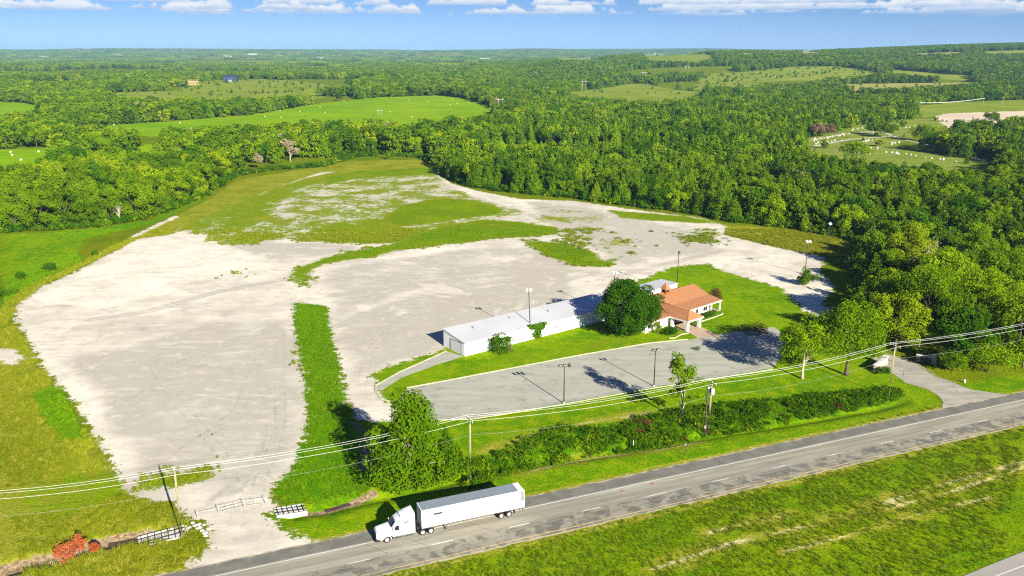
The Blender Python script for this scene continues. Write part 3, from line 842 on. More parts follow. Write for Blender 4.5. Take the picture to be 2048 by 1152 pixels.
def densify(poly, step, jit=0.0, rng=None, closed=True):
    out = []
    n = len(poly)
    for i in range(n if closed else n - 1):
        a, b = np.array(poly[i]), np.array(poly[(i + 1) % n])
        L = np.hypot(*(b - a))
        k = max(1, int(L / step))
        for t in range(k):
            p = a + (b - a) * t / k
            if jit and rng is not None and t > 0:
                p = p + rng.normal(0, jit, 2)
            out.append((float(p[0]), float(p[1])))
    if not closed:
        out.append(tuple(map(float, poly[-1])))
    return out


def sheet(name, poly, mat, z, step=2.0, jit=0.12, inner=None, follow=None, seed=1):
    rng = np.random.default_rng(seed)
    b = densify(poly, step, jit, rng)
    pts = [Vector(p) for p in b]
    nb = len(pts)
    if inner:
        p = np.array(poly)
        gx_, gy_ = np.meshgrid(np.arange(p[:, 0].min(), p[:, 0].max(), inner), np.arange(p[:, 1].min(), p[:, 1].max(), inner))
        gx_, gy_ = gx_.ravel(), gy_.ravel()
        ok = sdf(poly, gx_, gy_, inner) > inner * 0.45
        pts += [Vector((float(a_), float(c_))) for a_, c_ in zip(gx_[ok], gy_[ok])]
    v, e, f, *_ = delaunay_2d_cdt(pts, [(i, (i + 1) % nb) for i in range(nb)], [], 1, 1e-4)
    vx = np.array([q[:] for q in v])
    zz = (ground_z(vx[:, 0], vx[:, 1]) if follow == 'grid' else 0) + z
    me = bpy.data.meshes.new(name)
    me.from_pydata([(a_[0], a_[1], c_) for a_, c_ in zip(vx, np.broadcast_to(zz, len(vx)))], [], [list(q) for q in f])
    me.materials.append(mat)
    me.update()
    if len(me.polygons) and me.polygons[0].normal.z < 0:
        me.flip_normals()
    return tag(link(bpy.data.objects.new(name, me)), kind='structure')


# ------------------------------------------------------------------ highway
RA = math.atan(0.4165)
RU = np.array([math.cos(RA), math.sin(RA)])
RV = np.array([-RU[1], RU[0]])
RO = np.array([0.0, 112.08])


def road(s, t):
    p = RO + RU * s + RV * t
    return (float(p[0]), float(p[1]))


def strip(name, s0, s1, t0, t1, z, mat, parent=None, step=6.0, wob=0.0, seed=0):
    rng = np.random.default_rng(seed)
    n = max(2, int((s1 - s0) / step))
    vs, fs = [], []
    for i in range(n + 1):
        s = s0 + (s1 - s0) * i / n
        a, b = road(s, t0 + rng.normal(0, wob)), road(s, t1 + rng.normal(0, wob))
        vs += [(*a, z), (*b, z)]
        if i:
            k = 2 * i
            fs.append((k - 2, k, k + 1, k - 1))
    return MB().add(vs, fs).build(name, mat, parent)


def ribbon(name, pts, w, z, mat, parent=None, h=None):
    """flat strip (or raised kerb of height h) along a polyline"""
    p = [np.array(q) for q in pts]
    mb = MB()
    L, R = [], []
    for i in range(len(p)):
        t = p[min(i + 1, len(p) - 1)] - p[max(i - 1, 0)]
        t = t / max(np.hypot(*t), 1e-6)
        nrm = np.array([-t[1], t[0]]) * w / 2
        L.append(p[i] + nrm)
        R.append(p[i] - nrm)
    if h is None:
        vs = [(*map(float, q), z) for q in L] + [(*map(float, q), z) for q in R]
        n = len(p)
        mb.add(vs, [(n + i, n + i + 1, i + 1, i) for i in range(n - 1)])
    else:
        vs = []
        for l_, r_ in zip(L, R):
            vs += [(*map(float, l_), -0.05), (*map(float, l_), h), (*map(float, r_), h), (*map(float, r_), -0.05)]
        fs = []
        for i in range(len(p) - 1):
            k = 4 * i
            for j in range(3):
                fs.append((k + j, k + 4 + j, k + 5 + j, k + 1 + j))
        fs += [(0, 1, 2, 3), (4 * len(p) - 1, 4 * len(p) - 2, 4 * len(p) - 3, 4 * len(p) - 4)]
        mb.add(vs, fs)
    return mb.build(name, mat, parent)


hw = strip('highway', -260, 420, -4.35, 7.3, 0.05, M['asphalt'], step=1.2, wob=0.10, seed=4)
tag(hw, 'weathered two lane asphalt carriageway with patches and wide shoulder', 'highway', kind='structure')
strip('edge_line', -260, 420, 3.98, 4.16, 0.056, M['paint_white'], hw)
strip('edge_line', -260, 420, -3.52, -3.38, 0.056, M['paint_yellow'], hw, step=3, wob=0.02)
for k in range(-9, 26):
    s = 12.05 * k + 11.6
    strip('lane_dash', s, s + 3.2, -0.07, 0.09, 0.056, M['paint_white'], hw, step=1.0, wob=0.012, seed=k + 40)
for k in range(26):
    s = -60 + k * 8.3 + random.uniform(-3, 3)
    t0 = random.choice([0.3, 0.4, -3.2, 0.2])
    t1 = t0 + random.uniform(2.2, 3.4)
    pts = []
    for j in range(9):
        t = t0 + (t1 - t0) * j / 8
        pts.append(road(s + random.uniform(-0.10, 0.10) - 0.28 * j, t))
    ribbon('road_crack', pts, random.uniform(0.03, 0.065), 0.058, M['crack'], hw)
for k, (s0, s1, t) in enumerate([(-40, -12, 1.9), (6, 30, -1.8), (38, 66, -2.3), (64, 84, 1.2), (20, 44, 0.5)]):
    ribbon('road_crack', [road(s0 + (s1 - s0) * j / 20, t + random.uniform(-0.12, 0.12)) for j in range(21)], 0.035, 0.0585, M['crack'], hw)
rd = sheet('opposite_carriageway', [(52.0, 95.8), (61.0, 99.95), (72.2, 105.6), (120, 128.0), (126, 121), (60, 88)], M['concrete_road'], 0.05, 3.0, 0.05)
tag(rd, 'pale concrete carriageway at the lower right corner', 'carriageway')
ribbon('edge_line', [(54.5, 94.6), (66, 100.2), (120, 125.2)], 0.16, 0.057, M['paint_white'], rd)

pk = sheet('parking_lot', PARKING, M['parking'], 0.03, 1.2, 0.10, seed=5)
tag(pk, 'long grey asphalt parking lot in front of the white building', 'parking lot')
dr = sheet('driveway', RIGHT_DRIVE, M['drive'], 0.035, 1.0, 0.10, seed=6)
tag(dr, 'cracked entrance drive joining the highway between stone walls', 'driveway')
sd = sheet('side_drive', SMALL_DRIVE, M['parking'], 0.033, 1.0, 0.08, seed=7)
tag(sd, 'short grey drive to the garage door of the white building', 'driveway')
ribbon('kerb', densify([(-22.1,166.1),(-13.3,170.6),(-2.7,176.2),(14.6,185.4),(33.4,194.5),(43.0,197.1)], 3, closed=False), 0.32, 0, M['kerb'], pk, 0.13)
ribbon('kerb', densify([(-28.9,167.2),(-28.2,163.9),(-26.4,160.0),(-24.1,158.7),(-22.7,159.5)], 1.2, closed=False), 0.32, 0, M['kerb'], pk, 0.13)
ribbon('kerb', densify([(-18.6,149.9),(-8.1,150.3),(-2.3,152.4),(10.6,157.7),(30.0,166.1),(43.8,171.4),(57.8,176.8)], 3, closed=False), 0.22, 0, M['kerb'], pk, 0.10)
ribbon('kerb', densify([(-29.1,166.9),(-24.7,175.3),(-15.4,188.8)], 2, closed=False), 0.3, 0, M['kerb'], sd, 0.13)
ribbon('kerb', densify([(87.2,187.1),(91.5,181.5),(92.2,172.3),(94.4,168.6)], 2, closed=False), 0.2, 0, M['kerb'], dr, 0.10)

# wheel marks worn into the lot
def track_material():
    m, nt, out = new_mat('wheel_mark')
    P = wpos(nt)
    n = noise(nt, P, 0.55, 5.0, 0.7)
    d = nd(nt, 'ShaderNodeBsdfDiffuse', {'Color': (0.30, 0.272, 0.225, 1)})
    t = nd(nt, 'ShaderNodeBsdfTransparent')
    mx = nd(nt, 'ShaderNodeMixShader', {0: ramp(nt, n, 0.45, 0.72, 0.0, 0.24), 1: t.outputs[0], 2: d.outputs[0]})
    nt.links.new(mx.outputs[0], out.inputs['Surface'])
    return m


M['track'] = track_material()
TR2 = TRACKS + [[(-41.0,111.3),(-42.9,120.0),(-51.8,137.4),(-68.3,159.7),(-82.8,182.8)], [(-39.1,112.7),(-41.6,126.5),(-43.3,145.6),(-49.9,170.6),(-59.8,208.5),(-61.3,236.3)], [(-38.3,189.5),(-31.5,208.5),(-17.6,231.2),(2.4,247.1)], [(-123.9,231.2),(-111.6,252.9),(-92.5,265.2),(-66.6,271.8)], [(-31.7,165.0),(-33.6,189.5),(-29.4,212.7)], [(94.9,252.9),(88.3,271.8),(72.7,282.3),(44.5,265.2),(18.2,236.3)], [(83.3,236.3),(79.0,262.1),(66.8,278.8)], [(-56.8,141.4),(-53.6,154.8),(-59.6,189.5)], [(-59.3,131.8),(-56.4,145.6),(-47.7,154.8)]]
for k, p_ in enumerate(TR2):
    q_ = np.array(densify(p_, 1.5, closed=False))
    for _ in range(12):
        q_[1:-1] = (q_[:-2] + q_[1:-1] * 2 + q_[2:]) / 4
    tn_ = np.gradient(q_, axis=0)
    tn_ /= np.maximum(np.hypot(*tn_.T), 1e-6)[:, None]
    nr_ = np.stack([-tn_[:, 1], tn_[:, 0]], 1)
    for sd_ in (-0.95, 0.95):
        ribbon('wheel_mark', [tuple(v) for v in q_ + nr_ * sd_], 0.42, 0.006 + 0.0006 * (2 * k + (sd_ > 0)), M['track'], LOT)

# open fields far off
hay = field_material('hay_meadow', (0.130, 0.290, 0.001), (0.220, 0.370, 0.001), (0.28, 0.36, 0.01), 0.012)
pasture = field_material('pasture', (0.150, 0.225, 0.012), (0.240, 0.290, 0.030), (0.30, 0.31, 0.07), 0.02)
stubble = field_material('stubble', (0.300, 0.290, 0.070), (0.360, 0.330, 0.10), (0.25, 0.27, 0.04), 0.02)
barefield = field_material('bare_field', (0.55, 0.45, 0.32), (0.66, 0.56, 0.42), (0.60, 0.52, 0.38), 0.02)
graveyard = field_material('graveyard_turf', (0.140, 0.215, 0.018), (0.225, 0.275, 0.045), (0.30, 0.30, 0.09), 0.04)
gravelane = field_material('lane_gravel', (0.46, 0.42, 0.34), (0.54, 0.50, 0.42), None, 0.1)
FIELDS = [
    ('hay_field', hay, 'bright green mown hay field dotted with bales', [(-400.3,769.7),(-357.1,828.3),(-310.9,889.8),(-282.0,931.1),(-270.2,1009.0),(-252.5,1141.6),(-195.1,1285.8),(-111.2,1344.2),(-64.5,1260.8),(-20.6,1052.9),(-33.5,984.3),(-51.8,953.2),(-85.7,903.1),(-117.9,870.4),(-155.4,883.2),(-193.5,870.4),(-266.5,845.9),(-336.2,800.6)]),
    ('hay_field', hay, 'small bright field at the left edge behind the near wood', [(-414.4,598.7),(-363.7,608.0),(-333.2,617.5),(-322.3,604.9),(-299.6,548.4),(-302.2,528.6),(-356.4,512.3)]),
    ('hay_field', hay, 'sliver of bright field showing above the left wood', [(-271.9,617.5),(-274.4,641.0),(-257.6,641.0),(-251.9,614.3)]),
    ('meadow', hay, 'little sunlit meadow at the far left edge', [(-763.5,1159.3),(-689.4,1169.7),(-647.7,1149.0),(-585.3,1080.3),(-562.6,1000.6),(-630.0,953.2)]),
    ('meadow', pasture, 'scrubby pale pasture below the navy barn', [(-641.9,1365.1),(-589.6,1419.4),(-546.7,1435.4),(-646.0,1753.6),(-628.6,1882.7),(-568.2,1972.7),(-479.2,1866.7),(-374.7,1704.5),(-271.8,1534.4),(-315.0,1429.7),(-372.4,1339.7),(-421.2,1323.6),(-430.9,1261.8),(-476.6,1308.4),(-548.1,1317.9)]),
    ('meadow', pasture, 'smooth rounded pasture in the middle distance', [(87.6,1439.4),(158.3,1568.6),(226.3,1749.2),(269.9,1773.1),(287.8,1588.9),(311.6,1406.2),(216.8,1273.9),(148.1,1315.2)]),
    ('meadow', pasture, 'broad hillside pasture with scattered cedars', [(316.6,1529.4),(395.2,1848.2),(449.5,2014.7),(555.4,2046.2),(705.6,2151.7),(795.5,2130.0),(801.9,1910.0),(707.9,1833.7),(620.1,1821.0),(538.3,1825.4),(475.1,1744.6),(487.6,1634.1),(398.9,1492.1)]),
    ('meadow', stubble, 'straw coloured field behind a straight tree line', [(619.4,1636.7),(725.8,1634.2),(873.8,1623.0),(788.5,1553.8),(661.9,1487.7),(604.7,1431.7),(573.5,1479.2)]),
    ('meadow', pasture, 'narrow strip of pasture between hedgerows', [(863.8,2005.0),(897.2,1881.2),(936.1,1780.1),(898.2,1735.2),(857.4,1818.2),(837.8,1930.6)]),
    ('meadow', pasture, 'green strip above the bare tan field', [(502.3,1081.1),(587.1,1164.2),(818.3,1264.1),(769.2,1186.9),(555.6,1100.8),(489.0,1026.1)]),
    ('bare_field', barefield, 'bare tan field beyond the cemetery', [(481.9,1026.1),(555.6,1100.8),(769.2,1186.9),(650.3,1000.6),(496.2,916.9),(451.0,889.8),(457.9,945.7)]),
    ('cemetery_lawn', graveyard, 'cemetery lawn in a clearing of the wood', [(230.6,681.6),(285.9,750.3),(327.4,811.5),(346.3,811.5),(391.0,870.4),(449.1,896.4),(422.4,822.7),(364.4,750.3),(310.5,673.8),(283.8,630.7),(288.3,589.7),(299.5,545.8),(300.6,519.2),(278.6,523.8),(266.3,543.3),(247.5,558.8),(232.0,586.8),(222.1,617.5)]),
    ('meadow', pasture, 'pale hilltop field near the skyline', [(948.5,7396.6),(1432.5,8257.0),(640.3,2850.2),(594.7,2579.3),(507.6,2508.7),(415.0,2645.6)]),
    ('meadow', pasture, 'far pasture left of the hilltop field', [(257.3,5594.0),(680.6,7225.0),(291.4,2833.1),(170.9,3130.6)]),
    ('meadow', pasture, 'thin far meadow beyond the hay field', [(-381.9,3458.0),(-133.3,3393.2),(-135.5,2831.0),(-280.2,2998.6)]),
    ('meadow', stubble, 'tiny pale hillside field under the skyline', [(2912.7,9161.7),(5098.9,15052.6),(985.9,2812.4),(903.0,2763.4)]),
    ('meadow', stubble, 'pale streak of field on the right hill', [(1268.7,2775.9),(1411.3,2763.5),(1361.5,2664.9),(1223.1,2658.3)]),
    ('meadow', pasture, 'pale strip of pasture on the left plain', [(-916.3,3468.2),(-785.6,3594.2),(-637.6,3351.7),(-753.0,3116.7)]),
    ('meadow', stubble, 'small straw field beside the grey roofed house', [(-956.5,1733.9),(-865.7,1793.2),(-818.8,1685.1),(-880.6,1611.9)]),
    ('meadow', pasture, 'far green field below the skyline left of centre', [(-1584.9,4899.2),(-1416.7,5372.6),(-1192.1,4945.4),(-1263.1,4237.2)]),
    ('meadow', pasture, 'green fields on the rise at the right', [(1458.7,2750.0),(1705.2,2674.4),(1624.7,2546.1),(1414.1,2608.6)]),
]
for i, (n_, m_, lab, poly) in enumerate(FIELDS):
    p_ = np.array(poly)
    # the turf runs on under the nearer trees
    ar = np.sum(p_[:, 0] * np.roll(p_[:, 1], -1) - np.roll(p_[:, 0], -1) * p_[:, 1])
    tg = np.roll(p_, -1, 0) - np.roll(p_, 1, 0)
    nr = np.stack([tg[:, 1], -tg[:, 0]], 1) * np.sign(ar)
    face = -(nr * p_).sum(1) / np.maximum(np.hypot(*nr.T) * np.hypot(*p_.T), 1e-6)
    poly = [tuple(q_ * ((0.87 if p_[:, 1].mean() < 1600 else 0.96) if f_ > 0.3 else 1.0)) for q_, f_ in zip(p_, face)]
    p_ = np.array(poly)
    dm_ = float(np.hypot(p_[:, 0], p_[:, 1]).mean())
    tag(sheet(n_, poly, m_, 0.03 + dm_ * 0.00014, max(4.0, dm_ * 0.008), dm_ * 0.0012, max(8.0, dm_ * 0.012), 'grid', seed=20 + i), lab, 'field')
for pts in ([(233.4,670.0),(280.0,723.0),(320.8,750.3)], [(221.2,627.4),(266.8,677.7),(314.6,705.9)], [(320.8,750.3),(308.0,681.6),(309.6,604.9),(297.1,523.8)]):
    d_ = densify(pts, 8, closed=False)
    o = ribbon('cemetery_lane', d_, 3.4, 0.20, gravelane)
    tag(o, None, None, kind='structure')


# ------------------------------------------------------------------ plants
def leaf_cards(lobes, n, size, rng, spread=0.40, up=0.25, inner=0.25):
    """n small leaf sprays spread over and through a set of lobes (cx, cy, cz, rx, ry, rz)"""
    L = np.array(lobes, float)
    area = (L[:, 3] * L[:, 4] + L[:, 4] * L[:, 5] + L[:, 3] * L[:, 5])
    pick = rng.choice(len(L), n, p=area / area.sum())
    d = rng.normal(size=(n, 3))
    d[:, 2] += up
    d /= np.linalg.norm(d, axis=1, keepdims=True)
    rad = 1.0 - inner * rng.random(n) ** 1.6 + 0.10 * rng.normal(size=n)
    pos = L[pick, :3] + d * L[pick, 3:6] * rad[:, None]
    nor = d + spread * rng.normal(size=(n, 3))
    nor /= np.linalg.norm(nor, axis=1, keepdims=True)
    a = np.cross(nor, rng.normal(size=(n, 3)))
    a /= np.linalg.norm(a, axis=1, keepdims=True)
    b = np.cross(nor, a)
    s = size * rng.uniform(0.55, 1.35, n)
    w = s * rng.uniform(0.45, 0.8, n)
    fold = nor * (s * rng.uniform(-0.15, 0.25, n))[:, None]
    p0 = pos - a * s[:, None] * 0.5
    p1 = pos - b * w[:, None] * 0.5 + fold
    p2 = pos + a * s[:, None] * 0.5
    p3 = pos + b * w[:, None] * 0.5 + fold
    V = np.stack([p0, p1, p2, p3], 1).reshape(-1, 3)
    F = np.arange(4 * n).reshape(n, 4)
    tone = rng.random(len(L))
    shade = np.repeat(0.55 * tone[pick] + 0.45 * rng.random(n), 4)
    return V, F, shade


def lobes_round(h, w, rng, n=26, base=0.28, top_heavy=0.0, lobe=(0.26, 0.40), rr=(0.42, 0.78), drop=-0.6):
    R = w / 2
    zc, V = h * (base + (1 - base) / 2), h * (1 - base) / 2
    out = []
    for i in range(n):
        d = rng.normal(size=3)
        d /= np.linalg.norm(d)
        if d[2] < drop:
            d[2] *= -0.5
        r = rng.uniform(*rr)
        q = rng.uniform(*lobe) * R
        wob = 1 + 0.15 * math.sin(3 * math.atan2(d[1], d[0]) + i)
        out.append((d[0] * R * r * wob, d[1] * R * r * wob, zc + d[2] * V * r + top_heavy * V * 0.1, q, q, q * rng.uniform(0.7, 0.95)))
    return out


def lobes_cone(h, w, rng, n=30, base=0.05):
    out = []
    for i in range(n):
        t = base + (0.97 - base) * (i + rng.random()) / n
        r = (w / 2) * (1 - t) ** 0.85 * rng.uniform(0.85, 1.1)
        a = i * 2.4 + rng.random()
        q = max(0.35, r * rng.uniform(0.36, 0.50))
        out.append((math.cos(a) * r * 0.62, math.sin(a) * r * 0.62, t * h, q, q, q * rng.uniform(1.0, 1.5)))
    return out


def trunk_builder(h, lobes, rng, rad, limbs=9, top=0.72):
    mb = MB()
    lean = rng.normal(0, 0.02, 2) * h
    n = 6
    spine = [Vector((lean[0] * (i / n) ** 2, lean[1] * (i / n) ** 2, -0.15 + (h * top + 0.15) * i / n)) for i in range(n + 1)]
    mb.tube(spine, [rad * (1.5 if i == 0 else 1.0 - 0.75 * i / n) for i in range(n + 1)], 7)
    idx = rng.permutation(len(lobes))[:limbs]
    for k in idx:
        c = Vector(lobes[k][:3])
        z0 = min(h * top * 0.92, max(h * 0.16, c.z * rng.uniform(0.40, 0.70)))
        f = z0 / (h * top)
        p0 = Vector((lean[0] * f * f, lean[1] * f * f, z0))
        mid = p0.lerp(c, 0.5) + Vector((0, 0, 0.04 * h))
        r0 = rad * (1 - 0.7 * f) * 0.55
        mb.tube([p0, mid, c], [r0, r0 * 0.6, r0 * 0.2], 5, False)
    return mb


def crown_mesh(name, lobes, nleaf, leaf, mat, rng, **kw):
    V, F, S = leaf_cards(lobes, nleaf, leaf, rng, **kw)
    return fast_mesh(name, V, F, [mat], {'shade': ('POINT', S)})


def proto(kind, seed, h, w, nleaf, leaf, mat, bark='bark', **kw):
    """(crown mesh, trunk mesh)"""
    rng = np.random.default_rng(seed)
    lb = lobes_cone(h, w, rng) if kind == 'cone' else lobes_round(h, w, rng, **kw)
    return crown_mesh('crown', lb, nleaf, leaf, M[mat], rng), trunk_builder(h, lb, rng, h * 0.022, 8 if kind != 'cone' else 0, 0.72 if kind != 'cone' else 0.9).mesh('trunk', M[bark])


def merged(name, cm, tm):
    """crown and trunk in one mesh, for the far woodland"""
    bm = bmesh.new()
    bm.from_mesh(cm)
    ncf = len(bm.faces)
    bm.from_mesh(tm)
    bm.faces.ensure_lookup_table()
    for f in bm.faces[ncf:]:
        f.material_index = 1
    me = bpy.data.meshes.new(name)
    bm.to_mesh(me)
    bm.free()
    me.materials.append(cm.materials[0])
    me.materials.append(tm.materials[0])
    return me


OAKS = [proto('round', 100 + i, 10.0, [10.0, 11.0, 9.0, 10.5, 9.5][i], 5200, 0.50, 'leaf_oak', n=[40, 46, 34, 42, 32][i], base=[0.0, -0.03, 0.0, 0.03, -0.03][i], rr=(0.60, 0.92), lobe=(0.17, 0.27), drop=-1.1) for i in range(5)]
CEDARS = [proto('cone', 200 + i, 10.0, [8.2, 7.2, 9.0][i], 3600, 0.50, 'leaf_cedar') for i in range(3)]
MID_OAK = [proto('round', 300 + i, 10.0, [9.5, 10.0, 9.0][i], 750, 1.15, 'leaf_oak', n=27, base=-0.03, lobe=(0.21, 0.31), rr=(0.55, 0.88), drop=-1.1) for i in range(3)]
MID_CED = [proto('cone', 320 + i, 10.0, 7.8, 700, 0.95, 'leaf_cedar') for i in range(2)]


def clump_proto(seed):
    """a patch of far canopy, 60 m across, of some forty crowns"""
    rng = np.random.default_rng(seed)
    lb = []
    for _ in range(46):
        a, r = rng.random() * 6.283, 30 * math.sqrt(rng.random())
        q = rng.uniform(3.2, 5.5)
        hh = rng.uniform(5.0, 9.0)
        lb.append((math.cos(a) * r, math.sin(a) * r, hh - q * 0.6, q * 1.1, q * 1.1, q))
    V, F, S = leaf_cards(lb, 1500, 3.4, rng, spread=0.5, up=0.5)
    return fast_mesh('canopy_patch', V, F, [M['leaf_oak']], {'shade': ('POINT', S)})


CLUMPS = [clump_proto(400 + i) for i in range(3)]


def scatter(name, pts, rotz, scale, idx, meshes, label, cat):
    """one object: many instances of a few meshes on a cloud of points"""
    coll = bpy.data.collections.new(name + '_kinds')
    for k, me in enumerate(meshes):
        o = bpy.data.objects.new('kind_%02d' % k, me)
        coll.objects.link(o)
    me = bpy.data.meshes.new(name)
    pts = np.asarray(pts, np.float32)
    me.vertices.add(len(pts))
    me.vertices.foreach_set('co', pts.ravel())
    for n_, typ, arr in (('rz', 'FLOAT', rotz), ('sc', 'FLOAT', scale), ('ix', 'INT', idx)):
        at = me.attributes.new(n_, typ, 'POINT')
        at.data.foreach_set('value', np.asarray(arr, np.float32 if typ == 'FLOAT' else np.int32))
    ob = link(bpy.data.objects.new(name, me))
    ng = bpy.data.node_groups.new(name + '_scatter', 'GeometryNodeTree')
    ng.interface.new_socket('Geometry', in_out='INPUT', socket_type='NodeSocketGeometry')
    ng.interface.new_socket('Geometry', in_out='OUTPUT', socket_type='NodeSocketGeometry')
    gi, go = ng.nodes.new('NodeGroupInput'), ng.nodes.new('NodeGroupOutput')
    ci = ng.nodes.new('GeometryNodeCollectionInfo')
    ci.inputs['Collection'].default_value = coll
    ci.inputs['Separate Children'].default_value = True
    ci.inputs['Reset Children'].default_value = True
    iop = ng.nodes.new('GeometryNodeInstanceOnPoints')
    na = []
    for n_, typ in (('rz', 'FLOAT'), ('sc', 'FLOAT'), ('ix', 'INT')):
        a = ng.nodes.new('GeometryNodeInputNamedAttribute')
        a.data_type = typ
        a.inputs['Name'].default_value = n_
        na.append(a.outputs['Attribute'])
    cx = ng.nodes.new('ShaderNodeCombineXYZ')
    L = ng.links.new
    L(na[0], cx.inputs[2])
    L(gi.outputs[0], iop.inputs['Points'])
    L(ci.outputs[0], iop.inputs['Instance'])
    iop.inputs['Pick Instance'].default_value = True
    L(na[2], iop.inputs['Instance Index'])
    L(cx.outputs[0], iop.inputs['Rotation'])
    L(na[1], iop.inputs['Scale'])
    L(iop.outputs[0], go.inputs[0])
    md = ob.modifiers.new('scatter', 'NODES')
    md.node_group = ng
    return tag(ob, label, cat, kind='stuff')


# ---- single trees that can be told apart
TREES_AT = []           # (x, y, radius): kept clear of wood filler


def single_tree(name, xy, h, w, label, mat, seed, nleaf=5200, leaf=0.45, kind='round', bark='bark', base=0.22, n=34, lobe=(0.22, 0.36), cat='tree', trunk_r=None, limbs=12, group=None, lobes=None, clear=0.42, inner=0.25, rr=(0.42, 0.78), drop=-0.6):
    rng = np.random.default_rng(seed)
    lb = lobes or (lobes_cone(h, w, rng, n) if kind == 'cone' else lobes_round(h, w, rng, n=n, base=base, lobe=lobe, rr=rr, drop=drop))
    r = thing(name, label, cat, (xy[0], xy[1], float(terr(xy[0], xy[1]))), 0.0, group)
    link(bpy.data.objects.new('trunk', trunk_builder(h, lb, rng, trunk_r or h * 0.02, limbs).mesh('trunk', M[bark])), r)
    link(bpy.data.objects.new('crown', crown_mesh('crown', lb, nleaf, leaf, M[mat], rng, inner=inner)), r)
    TREES_AT.append((xy[0], xy[1], w * clear))
    return r


def near_tree_lobes():
    rng = np.random.default_rng(5)
    out = []
    # a tall leaning stem of foliage over a broad lower skirt
    for i in range(30):
        a, q = rng.random() * 6.28, rng.uniform(1.2, 2.0)
        t = rng.random()
        rr = (3.2 - 1.4 * t) * math.sqrt(rng.random())
        out.append((0.9 + math.cos(a) * rr, math.sin(a) * rr, 9.5 + 6.4 * t, q, q, q * 0.9))
    for i in range(38):
        a, q = rng.random() * 6.28, rng.uniform(1.1, 1.9)
        rr = rng.uniform(2.0, 6.0)
        out.append((-0.2 + math.cos(a) * rr, math.sin(a) * rr * 0.8, rng.uniform(1.6, 9.0), q, q, q * 0.85))
    for i in range(16):
        a, q = rng.random() * 6.28, rng.uniform(0.9, 1.5)
        out.append((4.6 + math.cos(a) * 2.6, math.sin(a) * 2.4, rng.uniform(0.8, 4.2), q, q, q * 0.85))
    for i in range(14):
        q = rng.uniform(1.0, 1.5)
        out.append((rng.uniform(-2.0, 2.0), rng.uniform(-3.2, -1.6), rng.uniform(5.0, 12.5), q, q, q * 0.85))
    for i in range(22):
        q = rng.uniform(0.9, 1.4)
        out.append((rng.uniform(-4.5, 4.5), rng.uniform(-3.4, -0.8), rng.uniform(0.9, 4.2), q, q, q * 0.85))
    return out


def slim_tree_lobes():
    rng = np.random.default_rng(9)
    out = []
    for i in range(12):
        out.append((-1.1 + rng.normal(0, 0.8), rng.normal(0, 0.9), rng.uniform(10.4, 12.6), 0.95, 0.95, 0.8))
    for i in range(14):
        out.append((1.0 + rng.normal(0, 0.9), rng.normal(0, 0.9), rng.uniform(6.5, 11.0), 1.0, 1.0, 0.95))
    for i in range(8):
        out.append((rng.normal(0.2, 1.4), rng.normal(0, 1.2), rng.uniform(3.4, 7.0), 0.9, 0.9, 0.8))
    out.append((-2.2, 0, 8.4, 0.7, 0.7, 0.5))
    out.append((-2.6, 0.3, 4.8, 0.8, 0.8, 0.6))
    return out


single_tree('broadleaf_tree', (-16.7,124.0), 16.5, 12, 'tall broad leafy tree in the verge above the truck', 'leaf_mid', 1, 15500, 0.46, lobes=near_tree_lobes(), bark='bark_pale', trunk_r=0.34, limbs=16, inner=0.14)
single_tree('juniper_tree', (-11.0,129.1), 8.5, 8.0, 'dark juniper beside the tall leafy verge tree', 'leaf_cedar', 2, 5200, 0.42, 'cone', n=26)
single_tree('slim_tree', (32.3,149.6), 13.0, 5.5, 'slim two topped tree standing alone in front of the parking lot', 'leaf_bright', 3, 3000, 0.42, lobes=slim_tree_lobes(), bark='bark_pale', trunk_r=0.2, limbs=14)
single_tree('live_oak', (29.2,201.3), 14.3, 16.0, 'big dense dark round tree between the house and white building', 'leaf_live', 4, 26000, 0.50, base=0.0, n=95, lobe=(0.19, 0.28), trunk_r=0.4, rr=(0.68, 0.84), drop=-0.95)
single_tree('broadleaf_tree', (62.6,171.4), 13.0, 12.5, 'leafy tree with a pale trunk at the end of the parking lot', 'leaf_bright', 6, 6500, 0.46, bark='bark_pale', base=0.24, trunk_r=0.3, n=46, lobe=(0.18, 0.28), rr=(0.5, 0.88))
single_tree('broadleaf_tree', (72.9,173.5), 16.0, 19.0, 'wide spreading tree left of the entrance drive', 'leaf_bright', 8, 10500, 0.48, base=0.22, n=64, trunk_r=0.42, lobe=(0.16, 0.25), rr=(0.5, 0.9))
right_wood = [
    ((90.2,188.8), 15, 15, 'leaf_oak'), ((96.8,210.5), 13, 15, 'leaf_bright'), ((112.1,242.7), 12, 12, 'leaf_oak'),
    ((103.1,201.3), 18, 18, 'leaf_bright'), ((103.3,187.8), 14, 15, 'leaf_oak'), ((118.1,202.4), 17, 17, 'leaf_bright'),
    ((119.5,189.5), 16, 17, 'leaf_oak'), ((119.0,226.3), 17, 17, 'leaf_bright'), ((138.4,231.2), 17, 17, 'leaf_bright'),
    ((123.2,255.9), 17, 16, 'leaf_oak'), ((144.3,262.1), 15, 16, 'leaf_oak'), ((141.3,212.7), 17, 18, 'leaf_oak'),
]
RW_LABEL = [
    'shaded tree above the stone walls of the entrance drive', 'broad bright crown rising right of the gravel track', 'dark leafed tree at the edge of the shaded track',
    'tall bright tree behind the entrance drive trees', 'green tree just beyond the right entrance wall', 'large yellow green tree between the drive and the right edge',
    'tree at the right edge above the power wires', 'high bright crown amid the right hand wood', 'tall bright crown near the right edge of the wood',
    'tall rounded tree just right of the far lamp posts', 'mid green tree deep in the right hand wood', None]
